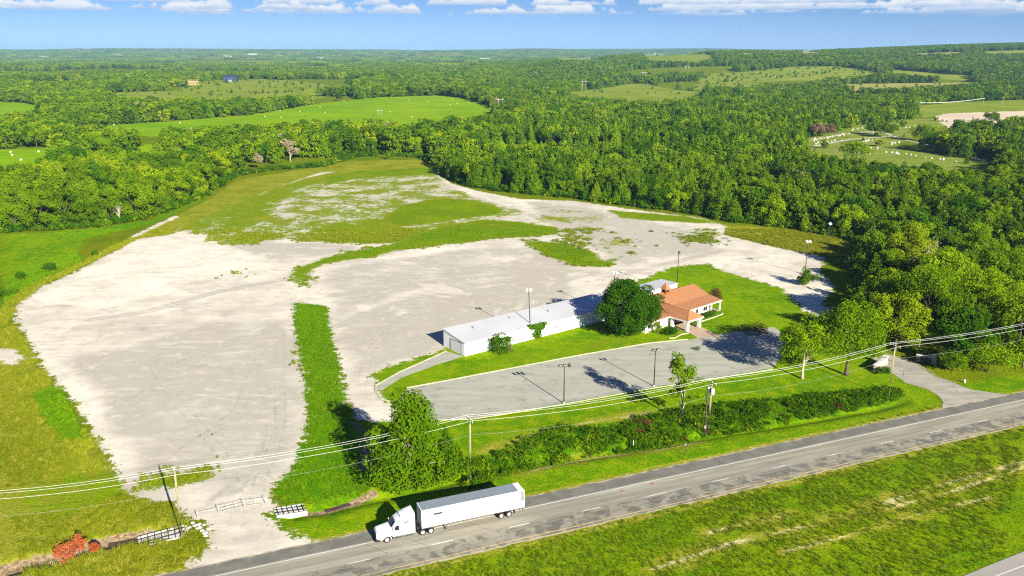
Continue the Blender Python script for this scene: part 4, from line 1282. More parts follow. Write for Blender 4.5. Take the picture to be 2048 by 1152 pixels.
for k, (xy, h_, w_, mt_) in enumerate(right_wood):
    if RW_LABEL[k]:
        single_tree('broadleaf_tree', xy, h_, w_, RW_LABEL[k], mt_, 40 + k, 9000, 0.52, n=52, base=0.08, trunk_r=0.35, lobe=(0.17, 0.27), rr=(0.5, 0.9))
for k, (xy, h_, w_, lab) in enumerate([
        ((104.6,175.0), 6.5, 13, 'low yellow green thicket tree right of the entrance drive'),
        ((97.3,175.9), 5.0, 7, 'small bushy tree behind the right entrance wall'),
        ((114.0,178.0), 8.0, 10, 'bushy tree at the right edge beside the highway')]):
    single_tree('bushy_tree', xy, h_, w_, lab, 'leaf_bright', 60 + k, 3600, 0.42, base=0.05, n=26, trunk_r=0.18)
single_tree('dead_topped_tree', (-207.5,476.6), 11, 12, 'greyish half dead tree standing in the left wood', 'leaf_grey', 71, 1500, 0.55, bark='bark_pale', limbs=20, inner=0.5)
single_tree('tan_tree', (-150.7,505.6), 10, 7, 'tan withered tree at the edge of the left wood', 'leaf_pale', 72, 1800, 0.6)
single_tree('bare_tree', (-160.0,341.3), 9.5, 5, 'pale bare snag in front of the left wood', 'leaf_grey', 73, 90, 0.4, bark='bark_pale', limbs=24, trunk_r=0.2)
single_tree('bronze_tree', (244.4,689.5), 11.5, 13, 'pinkish bronze tree beside the cemetery, left of its twin', 'leaf_pink', 74, 2600, 0.8)
single_tree('bronze_tree', (257.4,697.6), 10.5, 13, 'pinkish bronze tree beside the cemetery, right of its twin', 'leaf_pink', 75, 2600, 0.8)
single_tree('bare_tree', (127.0,252.9), 15, 9, 'bare branched grey tree poking out of the right wood', 'leaf_grey', 76, 140, 0.5, bark='bark_pale', limbs=30, trunk_r=0.25)
single_tree('bare_tree', (90.3,212.7), 5, 6, 'fallen bare branches at the shaded edge of the right wood', 'leaf_grey', 77, 40, 0.4, bark='bark_pale', limbs=26, trunk_r=0.15)
for k, (px, h_, w_, lab) in enumerate([
        ((212.8,528.6), 13, 15, 'round dark tree in front of the cemetery'), ((300.8,714.3), 9, 11, 'wide tree in the middle of the cemetery, the left of two'),
        ((303.1,693.5), 10, 14, 'wide tree in the middle of the cemetery, the right of two'), ((269.5,627.4), 4, 6, 'small round bush tree on the cemetery lawn'),
        ((319.9,666.2), 12, 15, 'bushy tree at the right side of the cemetery'), ((296.8,598.7), 12, 14, 'rounded tree shading the cemetery lane'),
        ((302.2,569.7), 12, 15, 'large rounded tree right of the cemetery lane'), ((465.2,839.9), 9, 13, 'lone tree in front of the bare tan field')]):
    single_tree('cemetery_tree', px, h_ * 1.15, w_ * 1.25, lab, 'leaf_oak', 80 + k, 3600, 0.85, n=34, base=0.08, lobe=(0.2, 0.3), rr=(0.5, 0.9))

# ---- the woods
SITE = [(-272.7,318.9),(-198.2,322.6),(-177.9,328.3),(-164.9,334.1),(-157.3,344.4),(-151.7,366.8),(-150.3,406.0),(-153.7,445.4),(-155.6,476.6),(-136.8,501.3),(-115.6,512.3),(-105.6,556.2),(-89.7,581.0),(-78.0,569.7),(-56.4,553.6),(-48.0,523.8),(-37.6,476.6),(-24.6,442.0),(-6.0,424.0),(13.6,410.4),(30.0,401.7),(51.5,382.8),(67.7,371.6),(80.7,359.8),(91.6,343.3),(107.6,335.1),(118.6,320.7),(126.7,311.8),(127.7,293.6),(117.7,277.3),(111.2,262.1),(99.4,231.2),(87.2,208.5),(81.9,193.0),(81.8,186.8),(91.3,188.5),(95.6,180.2),(99.2,174.1),(113.4,175.9),(158.7,184.4),(81.4,85.2),(-84.2,85.2)]
OPEN = [p for _, _, _, p in FIELDS]
CLEAR = [((-575.0,1788.9), 60), ((-608.5,1663.7), 55), ((-876.8,1982.1), 50), ((-13.9,1000.6), 25)]


def wooded(x, y, h):
    ok = ~inside(SITE, x, y)
    k = 1.0 / (1.0 - np.minimum(1.08 * h, 42) / np.maximum(CAM_H - terr(x, y), 25.0))
    k = np.minimum(k, np.where(y > 1300, 1.09, 1.26))
    for p in OPEN:
        for j in range(11):
            f = 1 + (k - 1) * j / 10
            ok &= ~inside(p, x * f, y * f)
    for (cx_, cy_), r in CLEAR:
        for f in (1.0, 1.12):
            ok &= np.hypot(x * f - cx_, y * f - cy_) > r
    return ok


def jitter_grid(d0, d1, step, rng, amount=0.42):
    gx_ = np.arange(-d1 * 0.68 - 30, d1 * 0.68 + 30, step)
    gy_ = np.arange(d0, d1, step)
    X, Y = np.meshgrid(gx_, gy_)
    X, Y = X.ravel() + rng.uniform(-amount, amount, X.size) * step, Y.ravel() + rng.uniform(-amount, amount, X.size) * step
    m = np.abs(X) < Y * 0.67 + 25
    return X[m], Y[m]


rngw = np.random.default_rng(21)
W_x, W_y, W_s, W_i = [], [], [], []
kinds = [merged('near_oak', *p) for p in OAKS] + [merged('near_cedar', *p) for p in CEDARS] + [merged('mid_oak', *p) for p in MID_OAK] + [merged('mid_cedar', *p) for p in MID_CED] + CLUMPS
kinds += [merged('pale_tree', *proto('round', 340, 10.0, 8.5, 900, 0.7, 'leaf_pale', 'bark_pale', n=14, base=0.1)), merged('yellow_tree', *proto('round', 341, 10.0, 10.0, 2600, 0.6, 'leaf_bright', n=17, base=0.05, rr=(0.55, 0.86))), merged('dark_tree', *proto('round', 342, 10.0, 10.0, 2600, 0.6, 'leaf_live', n=17, base=0.05, rr=(0.55, 0.86)))]
I_CED, I_MO, I_MC, I_CL = 5, 8, 11, 13
for d0, d1, step in ((150, 480, 6.6), (480, 1500, 8.6), (1500, 3400, 12.5), (3400, 13500, 62.0)):
    X, Y = jitter_grid(d0, d1, step, rngw)
    n = len(X)
    big = vnoise(X, Y, 160, 3, 3)
    cedar = (rngw.random(n) < np.clip(0.15 + 0.80 * sstep(-80, 20, X) * (1 - sstep(60, 240, X - 0.25 * Y)) + 0.6 * (vnoise(X, Y, 220, 8) - 0.5), 0.05, 0.88))
    sc = rngw.uniform(0.58, 1.22, n) * (0.85 + 0.4 * big)
    sc *= np.where((X > 60) & (Y < 330), 1.12, np.where(X < -40, 1.45, 1.22))
    thin = rngw.random(n) < np.where(X < -40, 0.72, 1.0)
    if d0 == 480:
        sc *= 1.15
    if d0 == 1500:
        sc *= 1.3
    if d0 == 3400:
        sc = rngw.uniform(0.85, 1.2, n)
        cedar[:] = False
    if d0 < 3400:
        sc = np.minimum(sc, np.where(X < -40, 1.6, 1.45))
    keep = wooded(X, Y, 10 * sc) & thin
    # hedgerows and gaps farther out: the wood breaks into patches
    if d0 == 480:
        keep &= vnoise(X, Y, 170, 13, 3) > 0.27
    if d0 >= 1500:
        keep &= vnoise(X, Y, 420, 14, 3) > np.where(X > 100, 0.33, 0.40)
    if d0 == 3400:
        keep &= vnoise(X, Y, 900, 15, 3) > np.where(X > 300, 0.32, 0.41)
    for tx, ty, tr in TREES_AT:
        keep &= np.hypot(X - tx, Y - ty) > tr
    X, Y, sc, cedar = X[keep], Y[keep], sc[keep], cedar[keep]
    n = len(X)
    if d0 == 150:
        ix = np.where(cedar, I_CED + rngw.integers(0, 3, n), rngw.integers(0, 5, n))
    elif d0 == 3400:
        ix = I_CL + rngw.integers(0, 3, n)
    else:
        ix = np.where(cedar, I_MC + rngw.integers(0, 2, n), I_MO + rngw.integers(0, 3, n))
    if d0 < 3400:
        odd = rngw.random(n)
        ix = np.where(odd < 0.003, 16, np.where(odd < 0.09, 17, np.where(odd < 0.17, 18, ix)))
    W_x.append(X); W_y.append(Y); W_s.append(sc); W_i.append(ix)
# trees standing about in the pastures
for p, n, smax in [(FIELDS[4][3], 130, 0.8), (FIELDS[6][3], 150, 0.85), (FIELDS[5][3], 14, 0.6), (FIELDS[7][3], 14, 0.8), (FIELDS[12][3], 30, 1.0), (FIELDS[13][3], 20, 1.0), (FIELDS[11][3], 14, 0.8)]:
    q = np.array(p)
    X = rngw.uniform(q[:, 0].min(), q[:, 0].max(), n * 6)
    Y = rngw.uniform(q[:, 1].min(), q[:, 1].max(), n * 6)
    m = inside(p, X, Y)
    X, Y = X[m][:n], Y[m][:n]
    W_x.append(X); W_y.append(Y); W_s.append(rngw.uniform(0.25, smax, len(X))); W_i.append(np.where(rngw.random(len(X)) < 0.5, I_MC, I_MO))
W_x, W_y, W_s, W_i = map(np.concatenate, (W_x, W_y, W_s, W_i))
W_z = terr(W_x, W_y) - 0.1
W_r = rngw.random(len(W_x)) * 6.283
# the trees that show largest stand as trees of their own: nearest first, each hides what is behind it
dist = np.hypot(W_x, W_y)
cand = np.nonzero((np.abs(W_x) < W_y * 0.60) & (W_i < I_MO))[0]
cand = cand[np.argsort(dist[cand])]
grid = np.zeros((330, 512), bool)
vis = np.zeros(len(W_x))
for i in cand:
    s_ = W_s[i]
    w2 = (2.7 if W_i[i] >= I_CED else 4.4) * s_
    c0, c1 = (np.array([W_x[i] - w2, W_x[i] + w2]) / W_y[i] + 0.6) / 1.2 * 512
    r0, r1 = (CAM_H - np.array([10.0 * s_, 0.5])) / W_y[i] / 0.55 * 330
    c0, c1, r0, r1 = int(max(c0, 0)), int(min(c1 + 1, 512)), int(max(r0, 0)), int(min(r1 + 1, 330))
    blk = grid[r0:r1, c0:c1]
    vis[i] = (~blk).sum()
    blk[:] = True
single = np.argsort(-vis)[:255]
rest = np.setdiff1d(np.arange(len(W_x)), single)
for i in single:
    k = int(W_i[i])
    cm, tm = (OAKS + CEDARS)[k]
    ced = k >= I_CED
    if W_x[i] < -60:
        lab, grp = ('dark pointed cedar in the wood beyond the left meadow' if ced else 'round crowned tree in the wood beyond the left meadow'), 'trees of the left hand wood'
    elif W_x[i] > 95 and W_y[i] < 330:
        lab, grp = ('pointed cedar within the tall wood right of the gravel track' if ced else 'leafy tree within the tall wood right of the gravel track'), 'trees of the right hand wood'
    else:
        lab, grp = ('pointed cedar in the dense wood behind the gravel lot' if ced else 'leafy round tree in the dense wood behind the gravel lot'), 'trees of the wood behind the lot'
    r = thing('cedar_tree' if ced else 'oak_tree', lab, 'tree', (W_x[i], W_y[i], W_z[i]), W_r[i], grp)
    s_ = float(W_s[i])
    for n_, me in (('trunk', tm), ('crown', cm)):
        o = link(bpy.data.objects.new(n_, me), r)
    r.scale = (s_, s_, s_)
scatter('woodland', np.stack([W_x, W_y, W_z], 1)[rest], W_r[rest], W_s[rest], W_i[rest], kinds, 'woodland of oaks and cedars rolling away to the skyline', 'woodland')
print('woodland', len(rest), 'singles', len(single))


# ---- grass and weeds standing on the ground
def tuft_mesh(name, seed, n, mat, spread, lean, width):
    rng = np.random.default_rng(seed)
    V, F, S = [], [], []
    for i in range(n):
        a = rng.random() * 6.283
        r = spread * math.sqrt(rng.random())
        x, y = math.cos(a) * r, math.sin(a) * r
        h = rng.uniform(0.55, 1.0)
        la = rng.random() * 6.283
        lx, ly = math.cos(la) * lean * h, math.sin(la) * lean * h
        wx, wy = -math.sin(la + rng.normal(0, .5)) * width, math.cos(la) * width
        b = len(V)
        V += [(x - wx, y - wy, 0), (x + wx, y + wy, 0), (x + lx * .4 + wx * .8, y + ly * .4 + wy * .8, h * .6), (x + lx * .4 - wx * .8, y + ly * .4 - wy * .8, h * .6),
              (x + lx + wx * .15, y + ly + wy * .15, h), (x + lx - wx * .15, y + ly - wy * .15, h)]
        F += [(b, b + 1, b + 2, b + 3), (b + 3, b + 2, b + 4, b + 5)]
        S += [rng.random() * 0.5] * 4 + [0.5 + 0.5 * rng.random()] * 2  # shade deep in the tuft is painted: blades darker low down, paler tips
    return fast_mesh(name, V, F, [mat], {'shade': ('POINT', S)})


def weed_mesh(name, seed, mat):
    rng = np.random.default_rng(seed)
    lb = [(rng.normal(0, .3), rng.normal(0, .3), rng.uniform(.2, .55), .3, .3, .28) for _ in range(7)]
    V, F, S = leaf_cards(lb, 46, 0.30, rng)
    V[:, 2] = np.maximum(V[:, 2], 0.01)
    return fast_mesh(name, V, F, [mat], {'shade': ('POINT', S)})


rngg = np.random.default_rng(33)
NC = 330000
gy_ = np.sqrt(rngg.uniform(96.0 ** 2, 330.0 ** 2, NC))
gx_ = rngg.uniform(-0.66, 0.66, NC) * gy_
lc = land(gx_, gy_)
n1 = vnoise(gx_, gy_, 2.6, 41, 3)
n2 = vnoise(gx_, gy_, 11.0, 42, 3)
paved = inside(PARKING, gx_, gy_) | inside(RIGHT_DRIVE, gx_, gy_) | inside(SMALL_DRIVE, gx_, gy_)
rt = (gx_ - RO[0]) * RV[0] + (gy_ - RO[1]) * RV[1]
paved |= (rt > -4.8) & (rt < 7.8)
rt2 = 102.7 + 0.47 * (gx_ - 66.5) - gy_
paved |= rt2 > -0.6
site_in = inside(SITE, gx_, gy_)
free = ~paved & site_in & (lc['soil'] < 0.45)
green = free & (lc['grav'] + (n1 - .5) * 3 < -0.3)
gz = -ditch_depth(gx_, gy_) - 0.02


def put(name, m, hmin, hmax, meshes, label, cat='grass'):
    idx_ = np.nonzero(m)[0]
    k = len(idx_)
    scatter(name, np.stack([gx_[idx_], gy_[idx_], gz[idx_]], 1), rngg.random(k) * 6.283, rngg.uniform(hmin, hmax, k) * (0.7 + 0.6 * n2[idx_]), rngg.integers(0, len(meshes), k), meshes, label, cat)
    print(name, k)


TG = [tuft_mesh('tall_tuft', 500 + i, 16, M['blade_green'], 0.42, 0.35, 0.035) for i in range(3)]
TO = [tuft_mesh('rough_tuft', 510 + i, 16, M['blade_olive'], 0.55, 0.55, 0.035) for i in range(3)]
TM = [tuft_mesh('median_tuft', 520 + i, 14, M['blade_median'], 0.60, 0.5, 0.04) for i in range(3)]
TW = [weed_mesh('weed_clump', 530 + i, M['blade_weed']) for i in range(3)]
weedy = free & (lc['weed'] > 0.5) & (lc['grav'] > 0)
med = green & (rt < -4.8)
rank = green & (lc['lush'] > 0.5) & (rt > 0)
isl = np.zeros(NC, bool)
for p in ISLANDS[:3]:
    isl |= inside(p, gx_, gy_)
put('tall_green_grass', (rank & (n1 > 0.30)) | (isl & (n1 + 0.4 * n2 > 0.62)), 0.22, 0.52, TG, 'tall rank green grass in strips and islands')
put('rough_meadow_grass', green & (lc['lawn'] < 0.4) & (lc['dry'] > 0.35) & (rt > 0) & (n1 > 0.38), 0.35, 0.8, TO, 'rough olive and straw coloured meadow grass')
put('median_grass', med & (n1 > 0.35), 0.22, 0.5, TM, 'unmown grass of the highway median')
sp = free & (lc['grav'] > -1) & ~isl & (rngg.random(NC) < lc['weed'] * 0.9) & (n1 * 0.55 + n2 * 0.45 > 0.70 - 0.42 * lc['weed'])
put('lot_weeds', sp & (rngg.random(NC) < 0.8), 0.4, 0.95, TW, 'low weeds spreading over the gravel lot', 'weeds')

# ---- brush choking the roadside ditch
BR = [(-8.0,131.8),(1.9,140.2),(8.1,145.6),(13.6,147.8),(20.6,149.2),(28.7,153.1),(40.5,156.7),(54.3,159.7),(70.0,163.7),(80.4,166.1),(80.5,161.3),(66.6,154.8),(51.0,149.0),(36.5,143.5),(25.8,138.8),(13.5,135.9),(0.6,129.3),(-7.1,122.4)]
q = np.array(BR)
bx = rngg.uniform(q[:, 0].min(), q[:, 0].max(), 9000)
by = rngg.uniform(q[:, 1].min(), q[:, 1].max(), 9000)
m = inside(BR, bx, by)
bx, by = bx[m], by[m]
m = vnoise(bx, by, 3.5, 90, 2) + 0.25 * rngg.random(len(bx)) > 0.55
bx, by = bx[m][:1500], by[m][:1500]


def brush_mesh(seed, mat, n=120):
    rng = np.random.default_rng(seed)
    lb = [(rng.normal(0, .38), rng.normal(0, .38), rng.uniform(.25, .9), .36, .36, .32) for _ in range(9)]
    V, F, S = leaf_cards(lb, n, 0.26, rng)
    return fast_mesh('brush', V, F, [mat], {'shade': ('POINT', S)})


BM = [brush_mesh(600, M['leaf_brush']), brush_mesh(601, M['leaf_brush']), brush_mesh(602, M['leaf_mid']), brush_mesh(603, M['leaf_maroon'], 80), brush_mesh(604, M['leaf_oak'])]
k = len(bx)
pk_ = np.where(vnoise(bx, by, 4.0, 77, 2) > 0.79, 3, rngg.choice([0, 1, 2, 4, 4], k))
scatter('ditch_brush', np.stack([bx, by, -ditch_depth(bx, by) - 0.05], 1), rngg.random(k) * 6.283, rngg.uniform(0.45, 1.1, k), pk_, BM, 'tangled green and brown brush filling the roadside ditch', 'brush')
# scrub under the wood edges
ex, ey = [], []
for p in (SITE[1:17], SITE[17:32]):
    d_ = densify(p, 1.6, closed=False)
    for x_, y_ in d_:
        for _ in range(2):
            ex.append(x_ + rngg.normal(0, 1.2)); ey.append(y_ + rngg.uniform(-1.0, 3.5))
ex, ey = np.array(ex), np.array(ey)
k = len(ex)
scatter('scrub', np.stack([ex, ey, np.zeros(k) - .05], 1), rngg.random(k) * 6.283, rngg.uniform(1.2, 3.2, k), rngg.choice([0, 1, 4], k), BM, 'low scrub along the foot of the woods', 'scrub')


# ------------------------------------------------------------------ long white building
BA = math.radians(37.6)
bld = thing('white_building', 'long low white metal building with lean-to roof beside the lawn', 'building', (-10.9, 185.1, 0), BA)
BL, BD, HF, HB = 52.0, 8.9, 3.2, 4.3
# local x along the front wall, local y to the back
wm = MB()
wm.add([(0, 0, 0), (BL, 0, 0), (BL, 0, HF), (0, 0, HF)], [(0, 1, 2, 3)])
wm.add([(0, BD, 0), (BL, BD, 0), (BL, BD, HB), (0, BD, HB)], [(3, 2, 1, 0)])
wm.add([(0, 0, 0), (0, BD, 0), (0, BD, HB), (0, 0, HF)], [(3, 2, 1, 0)])
wm.add([(BL, 0, 0), (BL, BD, 0), (BL, BD, HB), (BL, 0, HF)], [(0, 1, 2, 3)])
wm.build('wall', M['white_wall'], bld)
# ribbed metal roof in bays
rf = MB()
sl = (HB - HF) / BD
zr = lambda y, o=0.0: HF + sl * y + o
rf.add([(-.15, -.2, zr(-.2, .03)), (BL + .1, -.2, zr(-.2, .03)), (BL + .1, BD + .15, zr(BD + .15, .03)), (-.15, BD + .15, zr(BD + .15, .03)),
        (-.15, -.2, zr(-.2, .14)), (BL + .1, -.2, zr(-.2, .14)), (BL + .1, BD + .15, zr(BD + .15, .14)), (-.15, BD + .15, zr(BD + .15, .14))],
       [(3, 2, 1, 0), (4, 5, 6, 7), (0, 1, 5, 4), (1, 2, 6, 5), (2, 3, 7, 6), (3, 0, 4, 7)])
rfo = rf.build('roof', M['white_roof'], bld)
for k in range(1, 26):
    x = k * 2.0
    MB().add([(x - .035, -.2, zr(-.2, .143)), (x + .035, -.2, zr(-.2, .143)), (x + .035, BD + .1, zr(BD + .1, .143)), (x - .035, BD + .1, zr(BD + .1, .143)),
              (x - .02, -.2, zr(-.2, .185)), (x + .02, -.2, zr(-.2, .185)), (x + .02, BD + .1, zr(BD + .1, .185)), (x - .02, BD + .1, zr(BD + .1, .185))],
             [(4, 5, 6, 7), (0, 1, 5, 4), (1, 2, 6, 5), (2, 3, 7, 6), (3, 0, 4, 7)]).build('roof_seam', M['white_roof'], rfo)
MB().box(-.02, BL, -.26, -.205, HF - .12, HF + .10).build('gutter', M['fascia'], bld)
gd = MB().box(-.06, .02, 1.4, 5.6, .02, 2.75).build('garage_door', M['fascia'], bld)
for k in range(1, 5):
    MB().box(-.075, -.055, 1.45, 5.55, .55 * k - .02, .55 * k + .02).build('door_joint', M['grey_panel'], gd)
MB().box(-.10, -.02, 1.2, 1.38, 0, 2.95).box(-.10, -.02, 5.62, 5.8, 0, 2.95).box(-.10, -.02, 1.38, 5.62, 2.77, 2.95).build('door_frame', M['galv'], bld)
for x, h_ in ((13.2, 2.1), (16.0, 3.9), (25.8, 2.6)):
    MB().tube([(x, -.12, 0), (x, -.12, h_)], .06, 7).build('downpipe', M['galv'], bld)
for x in (20.6, 30.5):
    MB().box(x, x + .95, -.05, .02, .03, 2.1).build('door', M['fascia'], bld)
MB().box(27.2, 27.9, -.4, -.02, 1.5, 2.0).build('wall_unit', M['galv'], bld)
for k in range(1, 14):
    MB().box(k * 3.7 - .03, k * 3.7 + .03, -.03, .01, 0.02, HF - .14).build('wall_batten', M['white_wall'], bld)

for k, (x, y) in enumerate(((6.5, 5.5), (18.0, 6.2), (29.5, 5.0), (38.0, 6.0))):
    z0_ = zr(y, .14)
    MB().tube([(x, y, z0_), (x, y, z0_ + .55)], .11, 8).lathe_z([(0, z0_ + .75), (.22, z0_ + .62), (.22, z0_ + .56), (.1, z0_ + .55)], 8, x, y).build('roof_vent', M['galv'], rfo)
# vine on the wall
rng = np.random.default_rng(3)
lb = [(rng.normal(0, 1.35 if z > 2.2 else .55), rng.normal(-.25, .12), z, .6, .25, .5) for z in list(rng.uniform(.3, 2.4, 16)) + list(rng.uniform(2.5, 3.6, 22))]
lb += [(-1.9, -.1, 3.4, .35, .3, .2), (1.8, -.1, 3.5, .4, .3, .25)]
vn = tag(link(bpy.data.objects.new('climbing_vine', crown_mesh('climbing_vine', lb, 2600, .34, M['leaf_live'], rng))), 'green climbing vine on the long white wall', 'vine')
vn.location = (-10.9 + 21.6 * math.cos(BA), 185.1 + 21.6 * math.sin(BA), 0)
vn.rotation_euler = (0, 0, BA)

# ------------------------------------------------------------------ house
HA = math.radians(41.4)
hs = thing('house', 'house with orange shingle roof, porte-cochere and white walls', 'house', (38.03, 204.61, 0), HA)
X0, X1, EZ = -6.0, 25.4, 2.9
PB, PR, PK = 4.4, 9.5, 16.0          # pitch break, ridge, back eave
ZB, ZR = 3.62, 5.5
T = 0.16


def roof_skin(pts2, x0, x1, t=T):
    n = len(pts2)
    vs, fs = [], []
    for x in (x0, x1):
        vs += [(x, p, z) for p, z in pts2] + [(x, p, z - t) for p, z in pts2]
    m_ = 2 * n
    for i in range(n - 1):
        fs.append((i, i + m_, i + 1 + m_, i + 1)[::-1])
        fs.append((n + i, n + i + 1, n + i + 1 + m_, n + i + m_)[::-1])
        fs.append((i, i + 1, n + i + 1, n + i))
        fs.append((m_ + i, m_ + n + i, m_ + n + i + 1, m_ + i + 1))
    fs.append((0, n, m_ + n, m_))
    fs.append((n - 1, m_ + n - 1, m_ + 2 * n - 1, 2 * n - 1))
    return MB().add(vs, fs)


mr = roof_skin([(0.0, EZ), (PB, ZB), (PR, ZR), (PK, EZ)], X0, X1).build('roof', M['shingle'], hs)
MB().box(X0, X1, -.06, -.005, EZ - .30, EZ + .01).box(X0, X1, PK + .005, PK + .06, EZ - .3, EZ + .01).build('fascia', M['fascia'], hs)
MB().tube([(X0, PR, ZR + .04), (X1, PR, ZR + .04)], .11, 6).build('ridge_cap', M['shingle'], mr)
# body walls with gable ends
WX0, WX1, WF, WB = X0 + .5, X1 - 4.6, 0.95, PK - .6
wl = MB()
wl.add([(WX0, WF, 0), (WX1, WF, 0), (WX1, WF, 2.82), (WX0, WF, 2.82)], [(0, 1, 2, 3)])
wl.add([(WX0, WB, 0), (WX1, WB, 0), (WX1, WB, 2.9), (WX0, WB, 2.9)], [(3, 2, 1, 0)])
for x, flip in ((WX0, 1), (WX1, 0)):
    q_ = [(x, WF, 0), (x, WB, 0), (x, WB, 2.9), (x, PR, ZR - T - .02), (x, PB, ZB - T - .02), (x, WF, 2.82)]
    wl.add(q_, [tuple(range(6))[::-1] if flip else tuple(range(6))])
wl.build('wall', M['brick_white'], hs)


def window(x, w, z0, z1, y=WF, parent=hs):
    f = MB().box(x - .07, x + w + .07, y - .07, y - .005, z0 - .07, z0 - .0).box(x - .07, x + w + .07, y - .07, y - .005, z1, z1 + .07).box(x - .07, x, y - .07, y - .005, z0, z1).box(x + w, x + w + .07, y - .07, y - .005, z0, z1).build('window', M['fascia'], parent)
    MB().box(x, x + w, y - .035, y - .01, z0, z1).build('pane', M['dark_glass'], f)
    MB().box(x + w / 2 - .025, x + w / 2 + .025, y - .05, y - .036, z0, z1).build('mullion', M['fascia'], f)
    return f


for x in (-4.6, -2.2, 10.6, 12.8, 15.0, 18.3):
    window(x, 1.1 if x < 17 else 1.9, 0.95, 2.25)
dd = MB().box(5.0, 6.9, WF - .06, WF - .01, .03, 2.3).build('door', M['dark_glass'], hs)
MB().box(5.9, 6.0, WF - .10, WF - .061, .9, 1.3).build('handle', M['galv'], dd)
MB().box(-.9, .2, WF - .05, WF - .01, .1, 2.3).build('door', M['dark'], hs)
for x in (21.1, 25.0):
    MB().bevbox(x - .16, x + .16, .22, .54, 0, 2.72, .03).build('porch_post', M['fascia'], hs)
MB().box(WX1 + .02, X1 - .2, .2, 6.0, -.05, .10).build('porch_floor', M['slab'], hs)
# porte-cochere: hipped roof running forward from the main roof
px0, px1, pf = 3.0, 9.4, -5.7
pz, pm = 4.75, 6.4
back = PB + (PR - PB) * (pz - ZB) / (ZR - ZB)
bk0 = 0.0
vs = [(px0, pf, EZ), (px1, pf, EZ), (px1, bk0, EZ), (px0, bk0, EZ), (pm, -3.1, pz), (pm, back, pz)]
low = [(a_, b_, c_ - T) for a_, b_, c_ in vs[:4]]
zb_at = lambda y: EZ + (ZB - EZ) * y / PB
fs_ = [(0, 1, 4), (1, 2, 5, 4), (3, 0, 4, 5)]
pc = MB().add(vs, fs_)
pc.add([vs[0], vs[1], vs[2], vs[3]] + low, [(0, 4, 5, 1), (1, 5, 6, 2), (3, 7, 4, 0), (4, 7, 6, 5)])
pco = pc.build('porte_cochere_roof', M['shingle'], hs)
MB().tube([(pm, -3.1, pz + .02), (pm, back, pz + .02)], .09, 6).tube([(px0, pf, EZ + .01), (pm, -3.1, pz + .02)], .07, 6).tube([(px1, pf, EZ + .01), (pm, -3.1, pz + .02)], .07, 6).build('hip_cap', M['shingle'], pco)
MB().box(px0, px1, pf - .06, pf - .005, EZ - .34, EZ + .01).box(px0 - .06, px0 - .005, pf - .06, bk0, EZ - .34, EZ + .01).box(px1 + .005, px1 + .06, pf - .06, bk0, EZ - .34, EZ + .01).build('porch_fascia', M['fascia'], hs)
for x, y in ((px0 + .6, -5.0), (px1 - .9, -5.0), (px0 + .6, -.4), (px1 - .9, -.4)):
    c_ = MB().bevbox(x - .38, x + .38, y - .38, y + .38, 0, EZ - .36, .03).build('column', M['brick_white'], hs)
    MB().bevbox(x - .44, x + .44, y - .44, y + .44, 0.01, .18, .02).build('column_base', M['stone'], c_)
ap = sheet('porch_slab', [(38.03 + a_ * math.cos(HA) - b_ * math.sin(HA), 204.61 + a_ * math.sin(HA) + b_ * math.cos(HA)) for a_, b_ in ((3.2, 0.3), (8.9, 0.3), (8.9, -6), (7.0, -13.0), (1.2, -10.6), (3.2, -6))], M['slab'], 0.05, 1.5, 0.0)
tag(ap, 'tan concrete apron under the porte-cochere', 'slab')
# cupola
cu = MB().box(11.7, 13.3, 8.5, 10.1, 4.7, 6.5).build('cupola', M['cedar'], hs)
MB().box(11.66, 11.695, 8.75, 9.85, 5.7, 6.35).box(11.9, 13.1, 8.46, 8.495, 5.7, 6.35).build('louvre', M['dark'], cu)
MB().add([(11.4, 8.2, 6.5), (13.6, 8.2, 6.5), (13.6, 10.4, 6.5), (11.4, 10.4, 6.5), (12.5, 9.3, 8.3)], [(0, 1, 4), (1, 2, 4), (2, 3, 4), (3, 0, 4), (3, 2, 1, 0)]).build('cupola_roof', M['shingle'], cu)
MB().tube([(8.5, 11.5, 4.4), (8.5, 11.5, 5.6)], .12, 8).build('vent_pipe', M['galv'], hs)

# flat roofed white block behind the house
sh = thing('white_annex', 'white flat roofed block behind the orange roofed house', 'building', (38.03, 204.61, 0), HA)
MB().box(14.2, 26.6, 16.2, 22.0, 0, 3.85).build('wall', M['white_wall'], sh)
MB().bevbox(13.9, 26.9, 16.08, 22.3, 3.86, 4.1, .03).build('roof', M['white_roof'], sh)
MB().box(17.0, 18.0, 16.12, 16.19, 0.02, 2.1).build('door', M['fascia'], sh)

# ------------------------------------------------------------------ garden round the house
def L2W(x, y):
    return (38.03 + x * math.cos(HA) - y * math.sin(HA), 204.61 + x * math.sin(HA) + y * math.cos(HA))


def shrub(name, xy, h, w, label, mat, seed, nleaf=1400, leaf=0.26, cat='shrub', n=22, group=None, depth=None):
    rng = np.random.default_rng(seed)
    lb = lobes_round(h, w, rng, n=n, base=-0.04, lobe=(0.28, 0.42), rr=(0.45, 0.85), drop=-0.95)
    if depth:
        lb = [(a_, b_ * depth, c_, d_, e_ * max(depth, .6), f_) for a_, b_, c_, d_, e_, f_ in lb]
    r = thing(name, label, cat, (xy[0], xy[1], 0), 0, group)
    link(bpy.data.objects.new('stem', trunk_builder(h, lb, rng, 0.05, 7, 0.6).mesh('stem', M['bark'])), r)
    link(bpy.data.objects.new('foliage', crown_mesh('foliage', lb, nleaf, leaf, M[mat], rng)), r)
    return r


